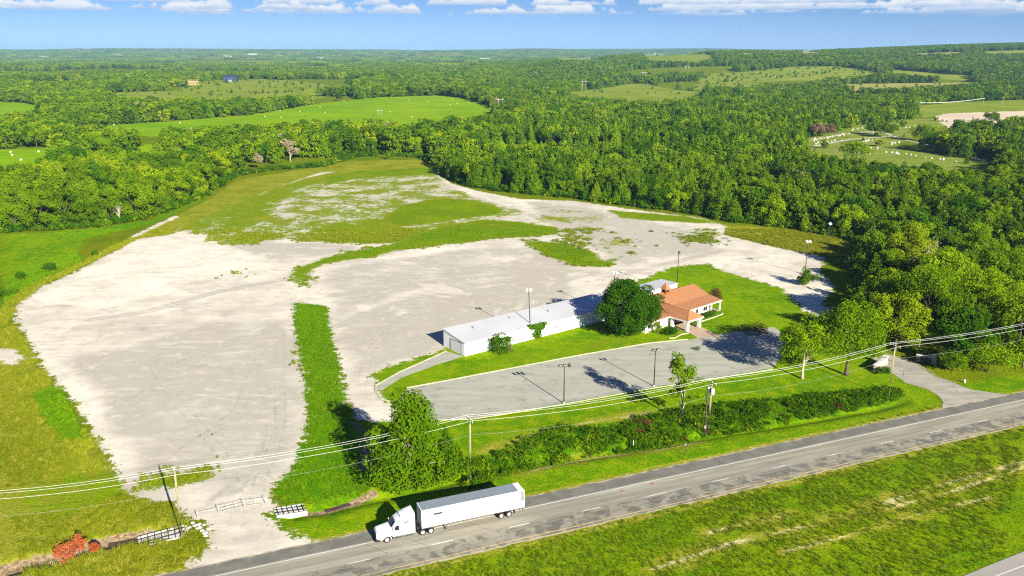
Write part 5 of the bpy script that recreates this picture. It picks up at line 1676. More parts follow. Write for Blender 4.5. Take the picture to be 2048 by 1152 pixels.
for (x_, y_, w_, h_, lab) in ((-1.4, -3.6, 4.6, 1.9, 'clipped round hedge left of the porte-cochere'),):
    p_ = L2W(x_, y_)
    shrub('clipped_hedge', p_, h_, w_, lab, 'leaf_live', 201, 2600, 0.22, 'hedge', 30)
for k, x_ in enumerate((11.5, 13.6, 15.7, 17.8, 19.9)):
    shrub('clipped_hedge', L2W(x_, -1.0), 1.35, 2.7, ['clipped bush under the house wall nearest the porte-cochere', 'second clipped bush along the front of the house', 'middle clipped bush along the front of the house', 'fourth clipped bush along the front of the house', 'last clipped bush by the corner porch post'][k], 'leaf_live', 210 + k, 900, 0.2, 'hedge')
shrub('maroon_shrub', (57.7,231.2), 3.2, 4.6, 'dark maroon shrub behind the right corner of the house', 'leaf_maroon', 221, 1800, 0.3)
shrub('shrub', (-2.4,186.8), 5.0, 5.6, 'spiky green shrub against the long white wall', 'leaf_live', 222, 3600, 0.3)
shrub('withered_shrub', (-0.4,188.1), 2.6, 2.4, 'brown withered shrub beside the spiky green one', 'leaf_pink', 223, 700, 0.26)
shrub('shrub', (88.4,246.6), 5.6, 6.4, 'green shrub at the foot of a lamp post on the track', 'leaf_mid', 224, 3600, 0.34)
shrub('shrub', (-14.3,192.3), 1.3, 1.2, 'little green shrub beside the garage door', 'leaf_live', 225, 350, 0.2)
shrub('shrub', (36.1,201.3), 3.6, 2.4, 'light green shrub between the dark tree and the hedge', 'leaf_bright', 226, 900, 0.25)
shrub('shrub', (43.9,189.5), 0.9, 2.0, 'low dark shrub on the lawn below the slim tree', 'leaf_live', 227, 300, 0.2)
shrub('brown_shrub', (60.7,202.4), 2.0, 7.5, 'spreading dark shrub at the far kerb of the parking lot', 'leaf_maroon', 228, 1700, 0.26)
for k, (p_, h_, w_, lab) in enumerate([((-62.2,104.0), 2.8, 3.6, 'orange red dying shrub in the roadside ditch, the largest one'), ((-61.1,105.4), 2.8, 2.4, 'orange red dying shrub just right of the largest in the ditch'), ((-59.0,105.7), 1.7, 1.5, 'smallest orange red shrub in the ditch')]):
    shrub('red_shrub', p_, h_, w_, lab, 'leaf_red', 230 + k, 900, 0.24)
for k, (p_, h_, w_, lab) in enumerate([((-148.5,264.6), 2.6, 4.5, 'dark bush at the edge of the left field, the larger'), ((-152.7,255.3), 2.0, 3.6, 'dark bush at the edge of the left field, the smaller'), ((-144.2,286.0), 1.6, 2.6, 'little bush between the left field and the lot'), ((-146.8,235.2), 2.4, 7.0, 'low thicket at the left edge of the picture')]):
    shrub('field_bush', p_, h_, w_, lab, 'leaf_live', 240 + k, 1000, 0.34)
for k, (p_, lab) in enumerate([((82.2,174.7), 'round dark bush in front of the left entrance wall'), ((80.6,174.1), 'smaller dark bush beside the left entrance wall'), ((93.1,180.2), 'dark bush in front of the right entrance wall')]):
    shrub('entrance_bush', p_, 1.5, 2.6, lab, 'leaf_live', 250 + k, 800, 0.22)
for k, (p_, h_) in enumerate([((-96.1,569.7), 6.0), ((-90.6,567.0), 7.5), ((-80.8,553.6), 5.5)]):
    single_tree('young_cedar', p_, h_, h_ * .6, ['small cedar at the head of the lot, leftmost of three', 'tallest of three small cedars at the head of the lot', 'small cedar at the head of the lot, rightmost of three'][k], 'leaf_cedar', 260 + k, 900, 0.5, 'cone')
e1 = ribbon('bed_edging', [L2W(-4.0, -5.5), L2W(-3.0, -6.3), L2W(-1.5, -6.0), L2W(0.5, -5.6), L2W(2.6, -6.3)], .25, 0, M['kerb'], None, .22)
tag(e1, 'curved pale edging of the flower bed before the hedge', 'edging')
e2 = ribbon('bed_edging', [L2W(10.2, -4.5), L2W(10.6, -3.0), L2W(12, -2.6), L2W(18, -2.7), L2W(22.6, -2.4), L2W(23.4, -1.2)], .25, 0, M['kerb'], None, .22)
tag(e2, 'pale edging of the bed along the front of the house', 'edging')
gs = thing('garden_statue', 'small pale statue on the lawn beside the dark tree', 'statue', (*(34.3,202.8), 0))
MB().lathe_z([(0, 0), (.35, 0), (.35, .12), (.22, .2), (.2, .7), (.3, .8), (0, .82)], 10).build('pedestal', M['stone'], gs)
MB().lathe_z([(0, .82), (.18, .84), (.24, 1.1), (.26, 1.4), (.14, 1.6), (.08, 1.66), (.13, 1.76), (.12, 1.9), (0, 1.98)], 10).build('figure', M['stone'], gs)

# ------------------------------------------------------------------ lamp posts
def lamp_post(xy, h, heads, label, mat_head='lamp_white', yaw=0.0, lean=(0, 0), mat_pole='steel_dark', size=1.0):
    r = thing('lamp_post', label, 'lamp post', (xy[0], xy[1], 0), yaw)
    MB().tube([(0, 0, -.1), (lean[0] * .5, lean[1] * .5, h * .5), (lean[0], lean[1], h)], [.13, .11, .085], 8).build('pole', M[mat_pole], r)
    MB().lathe_z([(0, 0), (.22, 0), (.22, .3), (0, .31)], 10).build('footing', M['concrete'], r)
    w = .95 * size
    n = len(heads)
    MB().tube([(lean[0] - w * (n - 1) / 2 - .1, lean[1], h), (lean[0] + w * (n - 1) / 2 + .1, lean[1], h)], .05, 6).build('crossarm', M[mat_pole], r)
    for k, tilt in enumerate(heads):
        x = lean[0] + w * (k - (n - 1) / 2)
        hb = MB().bevbox(-.26 * size, .26 * size, -.42 * size, .34 * size, .10, .42, .05).build('lamp_head', M[mat_head], r)
        hb.location = (x, lean[1], h + .05)
        hb.rotation_euler = (tilt, 0, 0)
        MB().box(-.2 * size, .2 * size, -.36 * size, .28 * size, .075, .098).build('lens', M['lens'], hb)
    return r


lamp_post((10.4,158.0), 7.9, (-.7, -.7, .7), 'lamp post with three dark heads at the near kerb of the parking lot', 'lamp_dark', .35)
lamp_post((29.9,166.9), 7.9, (-.7, -.7), 'lamp post with two dark heads at the near kerb of the parking lot', 'lamp_dark', .35)
lamp_post((4.6,199.3), 11.8, (.9, .9), 'tall leaning lamp post in front of the long white building', 'lamp_white', .2, (-.55, 0))
lamp_post((27.0,216.9), 11.5, (.9, .9), 'lamp post rising behind the big dark tree', 'lamp_white', .5)
lamp_post((48.0,238.3), 12.0, (.8,), 'slender lamp post behind the orange roofed house', 'lamp_dark', .5)
lamp_post((92.5,259.6), 10.4, (.6, .6), 'lamp post with white heads rising from a shrub on the track', 'lamp_white', .4, size=1.2)
lamp_post((105.7,278.0), 12.4, (.8, .8), 'tall lamp post at the edge of the right hand wood', 'lamp_white', .9, size=1.1)

# ------------------------------------------------------------------ power line along the highway
POLES = [((-47.8,108.8), 10.9), ((-6.8,126.0), 11.3), ((36.6,145.2), 9.9), ((77.0,161.3), 11.3)]
PDIR = math.atan2(POLES[3][0][1] - POLES[0][0][1], POLES[3][0][0] - POLES[0][0][0])
PLAB = ['pale utility pole beside the left entrance culvert', 'utility pole behind the truck at the verge tree', 'utility pole carrying white transformers in the ditch brush', 'utility pole beside the right entrance drive']
for k, ((x, y), h) in enumerate(POLES):
    r = thing('utility_pole', PLAB[k], 'utility pole', (x, y, 0), PDIR)
    MB().tube([(0, 0, -1.0), (0, 0, h * .5), (.05, 0, h)], [.20, .165, .13], 9).build('pole', M['pole_wood'], r)
    ca = MB().box(-.06, .06, -1.35, 1.35, h - .35, h - .21).build('crossarm', M['pole_wood'], r)
    MB().tube([(.07, -.75, h - .3), (.07, 0, h - 1.1)], .025, 5).tube([(.07, .75, h - .3), (.07, 0, h - 1.1)], .025, 5).build('brace', M['galv'], r)
    for yy in (-1.2, .55, 1.2):
        MB().lathe_z([(0, h - .21), (.05, h - .20), (.07, h - .1), (.05, h - .02), (.07, h + .02), (0, h + .05)], 8, 0, yy).build('insulator', M['lamp_white'], r)
    if k == 2:
        for yy in (-.55, .5):
            t_ = MB().lathe_z([(0, h - 2.35), (.30, h - 2.33), (.33, h - 2.2), (.33, h - 1.3), (.26, h - 1.2), (0, h - 1.18)], 14, -.1, yy).build('transformer', M['lamp_white'], r)
            MB().tube([(-.1, yy, h - 1.2), (-.1, yy, h - .95)], .05, 6).build('bushing', M['chassis'], t_)
        MB().box(-.2, .2, -.16, .16, h - 2.2, h - 1.4).build('bracket', M['chassis'], r)
p_ = (35.5,143.7)
so = thing('service_pole', 'short dark service pole left of the transformer pole', 'utility pole', (p_[0], p_[1], 0))
MB().tube([(0, 0, -.5), (.03, 0, 9.0)], [.17, .13], 9).build('pole', M['pole_dark'], so)
MB().bevbox(-.2, .2, -.3, -.14, 1.3, 1.9, .02).build('meter_box', M['galv'], so)
ends = [(np.array(POLES[0][0]) - np.array([math.cos(PDIR), math.sin(PDIR)]) * 52, 10.9)] + [(np.array(p), h) for p, h in POLES] + [(np.array(POLES[3][0]) + np.array([math.cos(PDIR), math.sin(PDIR)]) * 58, 11.3)]
ends[0] = (np.array((-80.1,101.3)), 10.8)
nv = np.array([-math.sin(PDIR), math.cos(PDIR)])
WL = ['bright overhead wire, farthest of the upper pair along the highway', 'bright overhead wire, nearer of the upper pair along the highway', 'bright lower overhead wire nearest the highway', 'thin dull neutral wire halfway down the roadside poles']
for k, (off, dz, mt, rad, sag) in enumerate(((1.2, .06, 'wire', .017, .9), (.55, .06, 'wire', .017, .95), (-1.2, .06, 'wire', .017, .95), (0.15, -3.0, 'wire_dark', .013, 1.2))):
    pts = []
    for (a, ha), (b, hb) in zip(ends[:-1], ends[1:]):
        for j in range(24):
            t = j / 24
            p = a + (b - a) * t + nv * off
            pts.append((p[0], p[1], ha + (hb - ha) * t + dz - sag * 4 * t * (1 - t)))
    b, hb = ends[-1]
    pts.append((b[0] + nv[0] * off, b[1] + nv[1] * off, hb + dz))
    tag(MB().tube(pts, rad, 5, False).build('power_wire', M[mt]), WL[k], 'wire')

# power lines across the country
HF_ = [((-13.3,1000.6), 15, 'tall wooden H-frame pylon at the corner of the hay field', 1.0), ((-244.7,651.6), 12, 'H-frame pylon above the left wood', 1.0), ((120.4,1456.5), 20, 'distant H-frame pylon left of the rounded pasture', 1.4),
       ((284.4,1884.6), 18, 'distant pair of pylon poles above the rounded pasture', 1.6), ((412.3,2065.1), 18, 'distant pylon on the wooded rise', 1.8), ((659.1,2490.1), 17, 'farthest pylon under the skyline', 1.5), ((-136.9,896.4), 9, 'low post frame at the near edge of the hay field', 0.8)]
for (x, y), h, lab, s_ in HF_:
    r = thing('pylon', lab, 'pylon', (x, y, float(terr(x, y))), 0.25)
    for sx_ in (-2.6, 2.6):
        MB().tube([(sx_ * s_ * .8, 0, -.5), (sx_ * s_ * .8, 0, h)], .22 * s_, 6).build('post', M['galv'], r)
    MB().box(-4.2 * s_, 4.2 * s_, -.15 * s_, .15 * s_, h * .86, h * .86 + .35 * s_).build('crossbeam', M['galv'], r)
FP = [((464.4,1000.6), 10), ((592.2,1090.8), 10), ((610.7,1081.1), 11)]
for k, ((x, y), h) in enumerate(FP):
    r = thing('field_pole', ['wooden pole at the left end of the wires over the tan field', 'wooden pole in the middle of the tan field wires', 'wooden pole at the right of the tan field'][k], 'utility pole', (x, y, float(terr(x, y))), .3)
    MB().tube([(0, 0, -.5), (0, 0, h)], [.26, .2], 6).build('pole', M['pole_wood'], r)
    MB().box(-1.6, 1.6, -.1, .1, h - .6, h - .3).build('crossarm', M['pole_wood'], r)
for k, off in enumerate((-1.4, 1.4)):
    a, b = np.array(FP[0][0]), np.array(FP[1][0])
    za, zb = float(terr(*a)) + 9.5, float(terr(*b)) + 9.5
    pts = [(*(a + (b - a) * t + np.array([0, off])), za + (zb - za) * t - 2.0 * 4 * t * (1 - t)) for t in np.linspace(0, 1, 24)]
    tag(MB().tube(pts, .10, 5, False).build('field_wire', M['wire']), ['pale sagging wire above the tan field, the nearer', 'pale sagging wire above the tan field, the farther'][k], 'wire')

# ------------------------------------------------------------------ left entrance: pipe gate, culvert ends, rubble
def between(name, p, q, label, rails, h, posts=(1, 1), mat='gate_paint', uprights=0):
    p, q = np.array(p), np.array(q)
    L = float(np.hypot(*(q - p)))
    r = thing(name, label, 'gate' if 'gate' in name else 'fence', (p[0], p[1], 0), math.atan2(*(q - p)[::-1]))
    for x, on in ((0, posts[0]), (L, posts[1])):
        if on:
            MB().tube([(x, 0, -.3), (x, 0, h + .15)], .05, 8).build('post', M[mat], r)
    for z in rails:
        MB().tube([(.07, 0, z), (L - .07, 0, z)], .024, 6).build('rail', M[mat], r)
    for k in range(uprights):
        x = L * (k + 1) / (uprights + 1)
        MB().tube([(x, 0, rails[0]), (x, 0, rails[-1])], .028, 6).build('upright', M[mat], r)
    return r


G1, G2, G3, G4 = (-47.6,114.5), (-44.8,115.8), (-41.5,117.7), (-38.3,118.5)
between('pipe_gate', G2, G3, 'closed pipe gate across the left gravel entrance', (.35, .85, 1.25), 1.3, uprights=2)
between('pipe_gate', G3, G4, 'pipe gate leaf joined to the right end of the entrance gate', (.35, 1.2), 1.3, (0, 1), uprights=1)
between('cable_fence', G1, G2, 'single cable fence left of the entrance gate', (1.0,), 1.15, (1, 0))


def culvert(name, c, yaw, L, W, label, bars):
    r = thing(name, label, 'culvert', (c[0], c[1], 0), yaw)
    sl_ = lambda x: -.30 + .42 * (x + L / 2) / L
    MB().prism([(-L / 2, -1.1), (L / 2, -.5), (L / 2, .12), (-L / 2, -.30)], lambda u, v, h_: (u, h_, v), -W / 2, W / 2).build('apron', M['concrete'], r)
    for s_ in (-1, 1):
        MB().prism([(-L / 2, -1.1), (L / 2, -.9), (L / 2, .24), (-L / 2, -.10)], lambda u, v, h_: (u, h_, v), s_ * W / 2 - .12, s_ * W / 2 + .12).build('wing_wall', M['concrete'], r)
    for k in range(bars):
        x = -L / 2 + L * (k + .5) / bars
        MB().tube([(x, -W / 2, sl_(x) + .2), (x, W / 2, sl_(x) + .2)], .06, 6).build('grate_bar', M['chassis'], r)
    for y in (-W * .2, W * .22):
        MB().tube([(-L / 2, y, sl_(-L / 2) + .24), (L / 2, y, sl_(L / 2) + .24)], .06, 6).build('long_bar', M['chassis'], r)
    return r


c1, c2 = np.array((-51.1,109.6)), np.array((-34.2,117.0))
culvert('culvert_end', c1, RA + .05, 6.4, 3.0, 'barred concrete culvert end at the foot of the pale pole', 7)
culvert('culvert_end', c2, RA + .05 + math.pi, 4.6, 2.4, 'small barred concrete culvert end right of the gravel entrance', 6)
wtr = ribbon('ditch_water', densify([(-58.4,108.3),(-56.8,108.8),(-55.1,109.6),(-53.4,110.3)], 1, closed=False), 1.3, -.62, M['water'])
tag(wtr, 'muddy water in the ditch before the culvert', 'water', kind='structure')
wtr2 = ribbon('ditch_water', densify([(-28.9,117.4),(-27.4,118.2),(-25.5,119.6)], 1, closed=False), 1.0, -.45, M['water'])
tag(wtr2, 'muddy puddle in the ditch left of the truck', 'water', kind='structure')


def rock_mesh(seed):
    rng = np.random.default_rng(seed)
    bm = bmesh.new()
    bmesh.ops.create_icosphere(bm, subdivisions=1, radius=.5)
    for v in bm.verts:
        v.co *= rng.uniform(.7, 1.15)
        v.co.z *= .55
    me = bpy.data.meshes.new('rubble_stone')
    bm.to_mesh(me)
    bm.free()
    me.materials.append(M['concrete'])
    return me


RK = [rock_mesh(i) for i in range(4)]
RP = [(-48.7,111.6),(-48.1,111.1),(-48.0,111.9),(-47.2,110.9),(-47.3,112.4),(-46.7,111.6),(-46.4,112.0),(-45.7,111.1),(-45.1,110.5),(-46.8,112.8),(-48.6,112.3),(-46.0,112.7),(-44.9,111.6),(-44.7,109.7),(-47.9,113.3),(-45.0,113.3)]
for k, (x, y) in enumerate(RP):
    o = link(bpy.data.objects.new('rubble_stone', RK[k % 4]))
    s_ = random.uniform(.35, 1.0)
    o.location, o.scale, o.rotation_euler = (x, y, .05), (s_, s_, s_), (0, 0, random.random() * 6)
    tag(o, 'pale broken concrete lump in the pile beside the culvert', 'rubble', 'rubble by the left entrance')

# ------------------------------------------------------------------ right entrance walls and small roadside things
def stone_wall(a, b, h, label):
    a, b = np.array(a), np.array(b)
    L = float(np.hypot(*(b - a)))
    r = thing('entrance_wall', label, 'wall', (a[0], a[1], 0), math.atan2(*(b - a)[::-1]))
    n, rows = max(4, int(L / .75)), 4
    for j in range(rows):
        for i in range(n):
            o_ = (j % 2) * .5
            x0_, x1_ = L * (i + o_) / n, L * min(n, i + 1 + o_) / n
            if x0_ >= L - .02:
                continue
            d_ = random.uniform(0, .04)
            MB().bevbox(x0_ + .012, x1_ - .012, -.28 - d_, .28 + d_, h * j / rows + .008, h * (j + 1) / rows - .008, .025).build('stone', M['stone'], r)
    MB().bevbox(-.1, L + .1, -.40, .40, h + .003, h + .16, .03).build('coping', M['concrete'], r)
    MB().bevbox(L - .1, L + .75, -.45, .45, 0, h + .45, .03).build('pier', M['stone'], r)
    MB().bevbox(L - .2, L + .85, -.55, .55, h + .455, h + .6, .03).build('pier_cap', M['concrete'], r)
    return r


stone_wall((79.7,175.3), (83.8,179.6), 1.5, 'low stone entrance wall left of the drive')
stone_wall((92.1,182.1), (95.0,180.5), 1.5, 'low stone entrance wall right of the drive')


def marker(xy, h, label, mat='lamp_white', plate=None, r_=.05):
    t = thing('marker_post', label, 'marker post', (xy[0], xy[1], 0), RA)
    MB().tube([(0, 0, -.2), (0, 0, h)], r_, 7).build('post', M[mat], t)
    if plate:
        MB().bevbox(-plate / 2, plate / 2, -.06, -.03 + .0, h - plate, h, .008).build('plate', M['galv'], t)
    return t


marker((30.2,135.3), 2.3, 'thin sign post seen edge on between brush and highway', 'pole_dark', .35, .06)
marker((21.7,138.8), 1.2, 'short white marker post in the ditch brush', 'lamp_white')
marker((85.1,172.9), 1.0, 'dark bent post at the left side of the entrance drive', 'pole_dark')
marker((96.5,169.1), .7, 'small white utility marker on the right lawn', 'lamp_white', None, .22)
marker((95.7,188.5), 1.6, 'pale stub post behind the right entrance wall', 'pole_wood', None, .12)
st = thing('tree_stub', 'pale cut stub post rising beside the right entrance wall', 'post', (*(98.2,184.1), 0))
MB().tube([(0, 0, -.2), (.2, 0, 2.6)], [.2, .15], 8).build('post', M['pole_wood'], st)
for k, (s, t) in enumerate(((20.5, 3.0), (26.2, 3.15))):
    p_ = road(s, t)
    o = tag(MB().bevbox(-.16, .16, -.1, .1, .06, .16, .02).build('road_debris', M['red_lens']), ['small red scrap on the highway, the nearer to the truck', 'small red scrap on the highway, the farther from the truck'][k], 'debris')
    o.location = (*p_, 0)

# ------------------------------------------------------------------ truck
TX, TY, TA = -13.104, 109.656, 0.385
ctr = (TX - 1.3 * math.sin(TA), TY + 1.3 * math.cos(TA), .055)


def wheel(parent, x, y, side, r=.50, w=.30, dual=False):
    """side +1 = the side towards +y"""
    wo_ = bpy.data.objects.new('wheel', None)
    COL.objects.link(wo_)
    wo_.parent = parent
    wo_.location = (x, y, r)
    wid = w * (2.1 if dual else 1.0)
    prof = [(r * .58, 0), (r * .86, 0.01), (r * .97, .05), (r, .09), (r, wid - .09), (r * .97, wid - .05), (r * .86, wid - .01), (r * .58, wid)]
    MB().lathe_y([(a, -b * side) for a, b in prof], 0, 0, 22).build('tyre', M['tyre'], wo_)
    rp = [(0.0, .10 if dual else .02), (r * .18, .10 if dual else .01), (r * .22, .09), (r * .42, .12), (r * .5, .04), (r * .60, .015), (r * .60, wid)]
    MB().lathe_y([(a, -b * side) for a, b in rp], 0, 0, 22).build('rim', M['rim'], wo_)
    return wo_


tr = thing('box_trailer', 'white box trailer with grey roof behind the white tractor', 'trailer', ctr, TA + math.pi)
MB().bevbox(-16.15, 0, -1.3, 1.3, 1.15, 4.06, .04).build('body', M['trailer_white'], tr)
MB().box(-16.0, -.12, -1.22, 1.22, 4.063, 4.085).build('roof', M['trailer_roof'], tr)
MB().box(-16.10, -15.2, -1.27, 1.27, 4.064, 4.10).build('rear_header', M['trailer_white'], tr)
for s_ in (-1, 1):
    MB().box(-16.1, -.05, s_ * 1.305 - .012, s_ * 1.305 + .012, 1.10, 1.24).build('side_rail', M['chrome'], tr)
    MB().box(-16.12, -15.52, s_ * 1.303 - .006, s_ * 1.303 + .006, 2.3, 4.0).build('corner_panel', M['grey_panel'], tr)
    d_ = MB().box(-16.20, -16.153, min(0.01 * s_, 1.25 * s_), max(0.01 * s_, 1.25 * s_), 1.2, 3.98).build('rear_door', M['trailer_white'], tr)
    MB().tube([(-16.23, .5 * s_, 1.25), (-16.23, .5 * s_, 3.9)], .02, 6).build('lock_rod', M['chrome'], d_)
    lg = MB().box(-3.95, -3.72, s_ * .95 - .09, s_ * .95 + .09, .12, 1.15).build('landing_leg', M['chrome'], tr)
    MB().box(-4.05, -3.62, s_ * .95 - .16, s_ * .95 + .16, .06, .12).build('foot', M['chrome'], lg)
    for x in (-12.45, -13.70):
        wheel(tr, x, s_ * 1.27, s_, dual=True)
    MB().box(-14.65, -14.60, s_ * .95 - .3, s_ * .95 + .3, .35, 1.05).build('mudflap', M['chassis'], tr)
    MB().box(-16.22, -16.17, s_ * .9 - .12, s_ * .9 + .12, .98, 1.08).build('tail_lamp', M['red_lens'], tr)
    for k in range(9):
        MB().box(-15.9 + k * 1.75, -15.9 + k * 1.75 + .25, s_ * 1.319 - .003, s_ * 1.319 + .003, 1.13, 1.20).build('reflector_tape', M['red_lens'], tr)
MB().box(-14.6, -11.4, -.55, .55, .70, 1.12).build('bogie', M['chassis'], tr)
MB().box(-11.2, -4.2, -.08, .08, .98, 1.12).box(-16.18, -16.08, -1.1, 1.1, .5, .6).box(-16.16, -16.10, -.6, -.5, .6, 1.15).box(-16.16, -16.10, .5, .6, .6, 1.15).build('underride_guard', M['chrome'], tr)
MB().box(0.003, .02, -1.15, 1.15, 1.3, 3.95).build('front_panel', M['white_roof'], tr)
# emblem: dark name bar in a bracketed badge over a shield outline, both sides
for s_ in (-1, 1):
    mb = MB()
    yy = s_ * 1.304
    f_ = lambda u, v: (-2.48 - u * s_ * (1 if s_ > 0 else 1), yy, 3.05 + v)
    def bar(u0, u1, v0, v1):
        a_, b_ = sorted((-2.48 + u0 * -s_, -2.48 + u1 * -s_))
        mb.box(a_, b_, yy - .004, yy + .004, 3.05 + v0, 3.05 + v1)
    bar(-.62, .62, -.06, .20)
    bar(-.95, -.85, -.18, .24); bar(.85, .95, -.18, .24)
    bar(-.85, -.74, .16, .24); bar(-.85, -.74, -.18, -.10); bar(.74, .85, .16, .24); bar(.74, .85, -.18, -.10)
    em = mb.build('emblem', M['print_black'], tr)
    a2 = MB()
    pts = [(-2.48 + .66 * math.cos(t), yy + s_ * .002, 3.0 + .62 * math.sin(t)) for t in np.linspace(math.pi * 1.03, math.pi * 1.97, 24)]
    a2.tube(pts, .04, 5)
    pts = [(-2.48 + .66 * math.cos(t), yy + s_ * .002, 3.12 + .22 * math.sin(t)) for t in np.linspace(.12, math.pi - .12, 20)]
    a2.tube(pts, .04, 5)
    a2.box(-2.80, -2.16, yy - .004, yy + .004, 2.93, 2.955)
    a2.build('shield_outline', M['print_black'], em)

tc_ = thing('tractor_unit', 'white conventional sleeper tractor hauling the white trailer', 'truck', ctr, TA + math.pi)


def loft(sections, nseg=7):
    """sections: (x, zbottom, ztop, half width bottom, half width top, crown)"""
    vs, fs = [], []
    for x, z0, z1, w0, w1, cr_ in sections:
        ring = [(x, w0, z0), (x, w0 * .5 + w1 * .5 + .02, (z0 + z1) / 2 - .0)]
        ring.append((x, w1 + (w0 - w1) * .18, z1 - (z1 - z0) * .18))
        for k in range(nseg):
            a = math.pi * k / (nseg - 1)
            ring.append((x, w1 * math.cos(a) * (1 if abs(math.cos(a)) > .99 else .97), z1 - .06 + cr_ * math.sin(a)))
        ring += [(x, -q[1], q[2]) for q in ring[:3]][::-1]
        vs.append(ring)
    n = len(vs[0])
    V = [p for r_ in vs for p in r_]
    for i in range(len(vs) - 1):
        for k in range(n):
            k2 = (k + 1) % n
            fs.append((i * n + k, (i + 1) * n + k, (i + 1) * n + k2, i * n + k2))
    fs.append(tuple(range(n)))
    fs.append(tuple(range((len(vs) - 1) * n, len(vs) * n))[::-1])
    return MB().add(V, fs, False)


hood = loft([(6.62, .78, 1.62, .80, .70, .08), (6.45, .62, 1.88, 1.02, .82, .10), (5.9, .60, 1.98, 1.12, .88, .12), (5.2, 1.02, 2.06, 1.18, .94, .13), (4.7, 1.0, 2.12, 1.16, 1.0, .13), (4.35, .95, 2.16, 1.15, 1.04, .13)]).build('hood', M['truck_white'], tc_)
cabm = loft([(4.42, .90, 2.10, 1.16, 1.05, .06), (4.05, .85, 2.62, 1.19, 1.03, .10), (3.72, .85, 3.05, 1.20, 1.02, .12), (3.1, .85, 3.42, 1.22, 1.02, .16), (2.3, .85, 3.75, 1.24, 1.04, .18), (1.55, .85, 3.95, 1.25, 1.06, .18), (1.12, .85, 4.02, 1.25, 1.06, .16)]).build('cab', M['truck_white'], tc_)
# rear fairing lips stand behind the roof
MB().box(1.0, 1.12, .98, 1.24, .9, 3.9).box(1.0, 1.12, -1.24, -.98, .9, 3.9).box(1.0, 1.12, -.98, .98, 3.72, 3.98).build('rear_fairing', M['truck_white'], cabm)
MB().add([(4.44, 1.0, 2.16), (4.44, -1.0, 2.16), (3.80, -.93, 2.98), (3.80, .93, 2.98), (4.36, 0, 2.30), (3.78, 0, 3.12)], []).add(
    [(4.47, .98, 2.18), (4.52, .45, 2.26), (4.52, -.45, 2.26), (4.47, -.98, 2.18), (3.84, -.92, 2.96), (3.86, -.4, 3.06), (3.86, .4, 3.06), (3.84, .92, 2.96)],
    [(0, 1, 6, 7), (1, 2, 5, 6), (2, 3, 4, 5)]).build('windshield', M['dark_glass'], tc_)
for s_ in (-1, 1):
    y_ = s_ * 1.215
    MB().prism([(4.12, 1.72), (3.35, 1.72), (3.35, 2.42), (3.72, 2.42), (4.12, 2.02)], lambda u, v, h_: (u, h_ - s_ * max(0, v - 1.9) * .16, v), y_ - .02, y_ + .02).build('side_window', M['dark_glass'], tc_)
    MB().prism([(2.55, 2.62), (1.95, 2.62), (2.0, 2.82), (2.55, 2.78)], lambda u, v, h_: (u, h_, v), s_ * 1.10, s_ * 1.19).build('sleeper_window', M['dark_glass'], tc_)
    dr_ = MB().prism([(4.2, .95), (3.25, .95), (3.25, 1.66), (4.2, 1.66)], lambda u, v, h_: (u, h_, v), s_ * 1.19, s_ * 1.225).build('door', M['truck_white'], tc_)
    MB().box(3.3, 3.5, min(s_ * 1.226, s_ * 1.25), max(s_ * 1.226, s_ * 1.25), 1.45, 1.52).build('handle', M['chassis'], dr_)
    MB().bevbox(1.25, 4.3, s_ * 1.02 - .2, s_ * 1.02 + .2, .36, .84, .06).build('side_fairing', M['chrome'], tc_)
    MB().box(1.5, 2.6, s_ * 1.24 - .012, s_ * 1.24 + .012, .5, .62).box(3.0, 4.1, s_ * 1.24 - .012, s_ * 1.24 + .012, .5, .62).build('step', M['chassis'], tc_)
    mi = MB().bevbox(4.15, 4.32, s_ * 1.48 - .12, s_ * 1.48 + .12, 1.75, 2.4, .04).build('mirror', M['truck_white'], tc_)
    MB().tube([(4.2, s_ * 1.18, 1.9), (4.22, s_ * 1.42, 2.0)], .025, 5).build('arm', M['chassis'], mi)
    MB().bevbox(6.18, 6.50, s_ * .92 - .14, s_ * .92 + .14, 1.02, 1.32, .05).build('headlight', M['lens'], tc_)
    wheel(tc_, 5.18, s_ * 1.22, s_)
    for x in (-.14, -1.39):
        wheel(tc_, x, s_ * 1.25, s_, dual=True)
    # front wheel arch lip
    arc = [(5.18 + .64 * math.cos(t), s_ * 1.19, .52 + .64 * math.sin(t)) for t in np.linspace(.0, math.pi, 14)]
    MB().tube(arc, .05, 6).build('wheel_arch', M['truck_white'], tc_)
    MB().box(.55, .62, s_ * .95 - .3, s_ * .95 + .3, .5, 1.0).build('mudflap', M['chassis'], tc_)
MB().box(6.635, 6.66, -.55, .55, .82, 1.55).build('grille', M['chassis'], tc_)
MB().bevbox(6.15, 6.72, -1.12, 1.12, .34, .74, .08).build('bumper', M['chassis'], tc_)
MB().box(-1.9, 4.2, -.45, .45, .55, .90).build('chassis', M['chassis'], tc_)
MB().box(-1.1, .3, -.5, .5, .92, 1.12).build('fifth_wheel', M['chassis'], tc_)
MB().tube([(.9, .2, 1.0), (.5, .3, 1.7), (.1, .2, 2.0)], .04, 6).tube([(.9, -.2, 1.0), (.5, -.3, 1.6), (.1, -.2, 2.0)], .04, 6).build('air_hose', M['chassis'], tc_)
MB().bevbox(2.95, 3.12, -.75, .75, 3.46, 3.56, .02).build('marker_lamp_bar', M['grey_panel'], tc_)

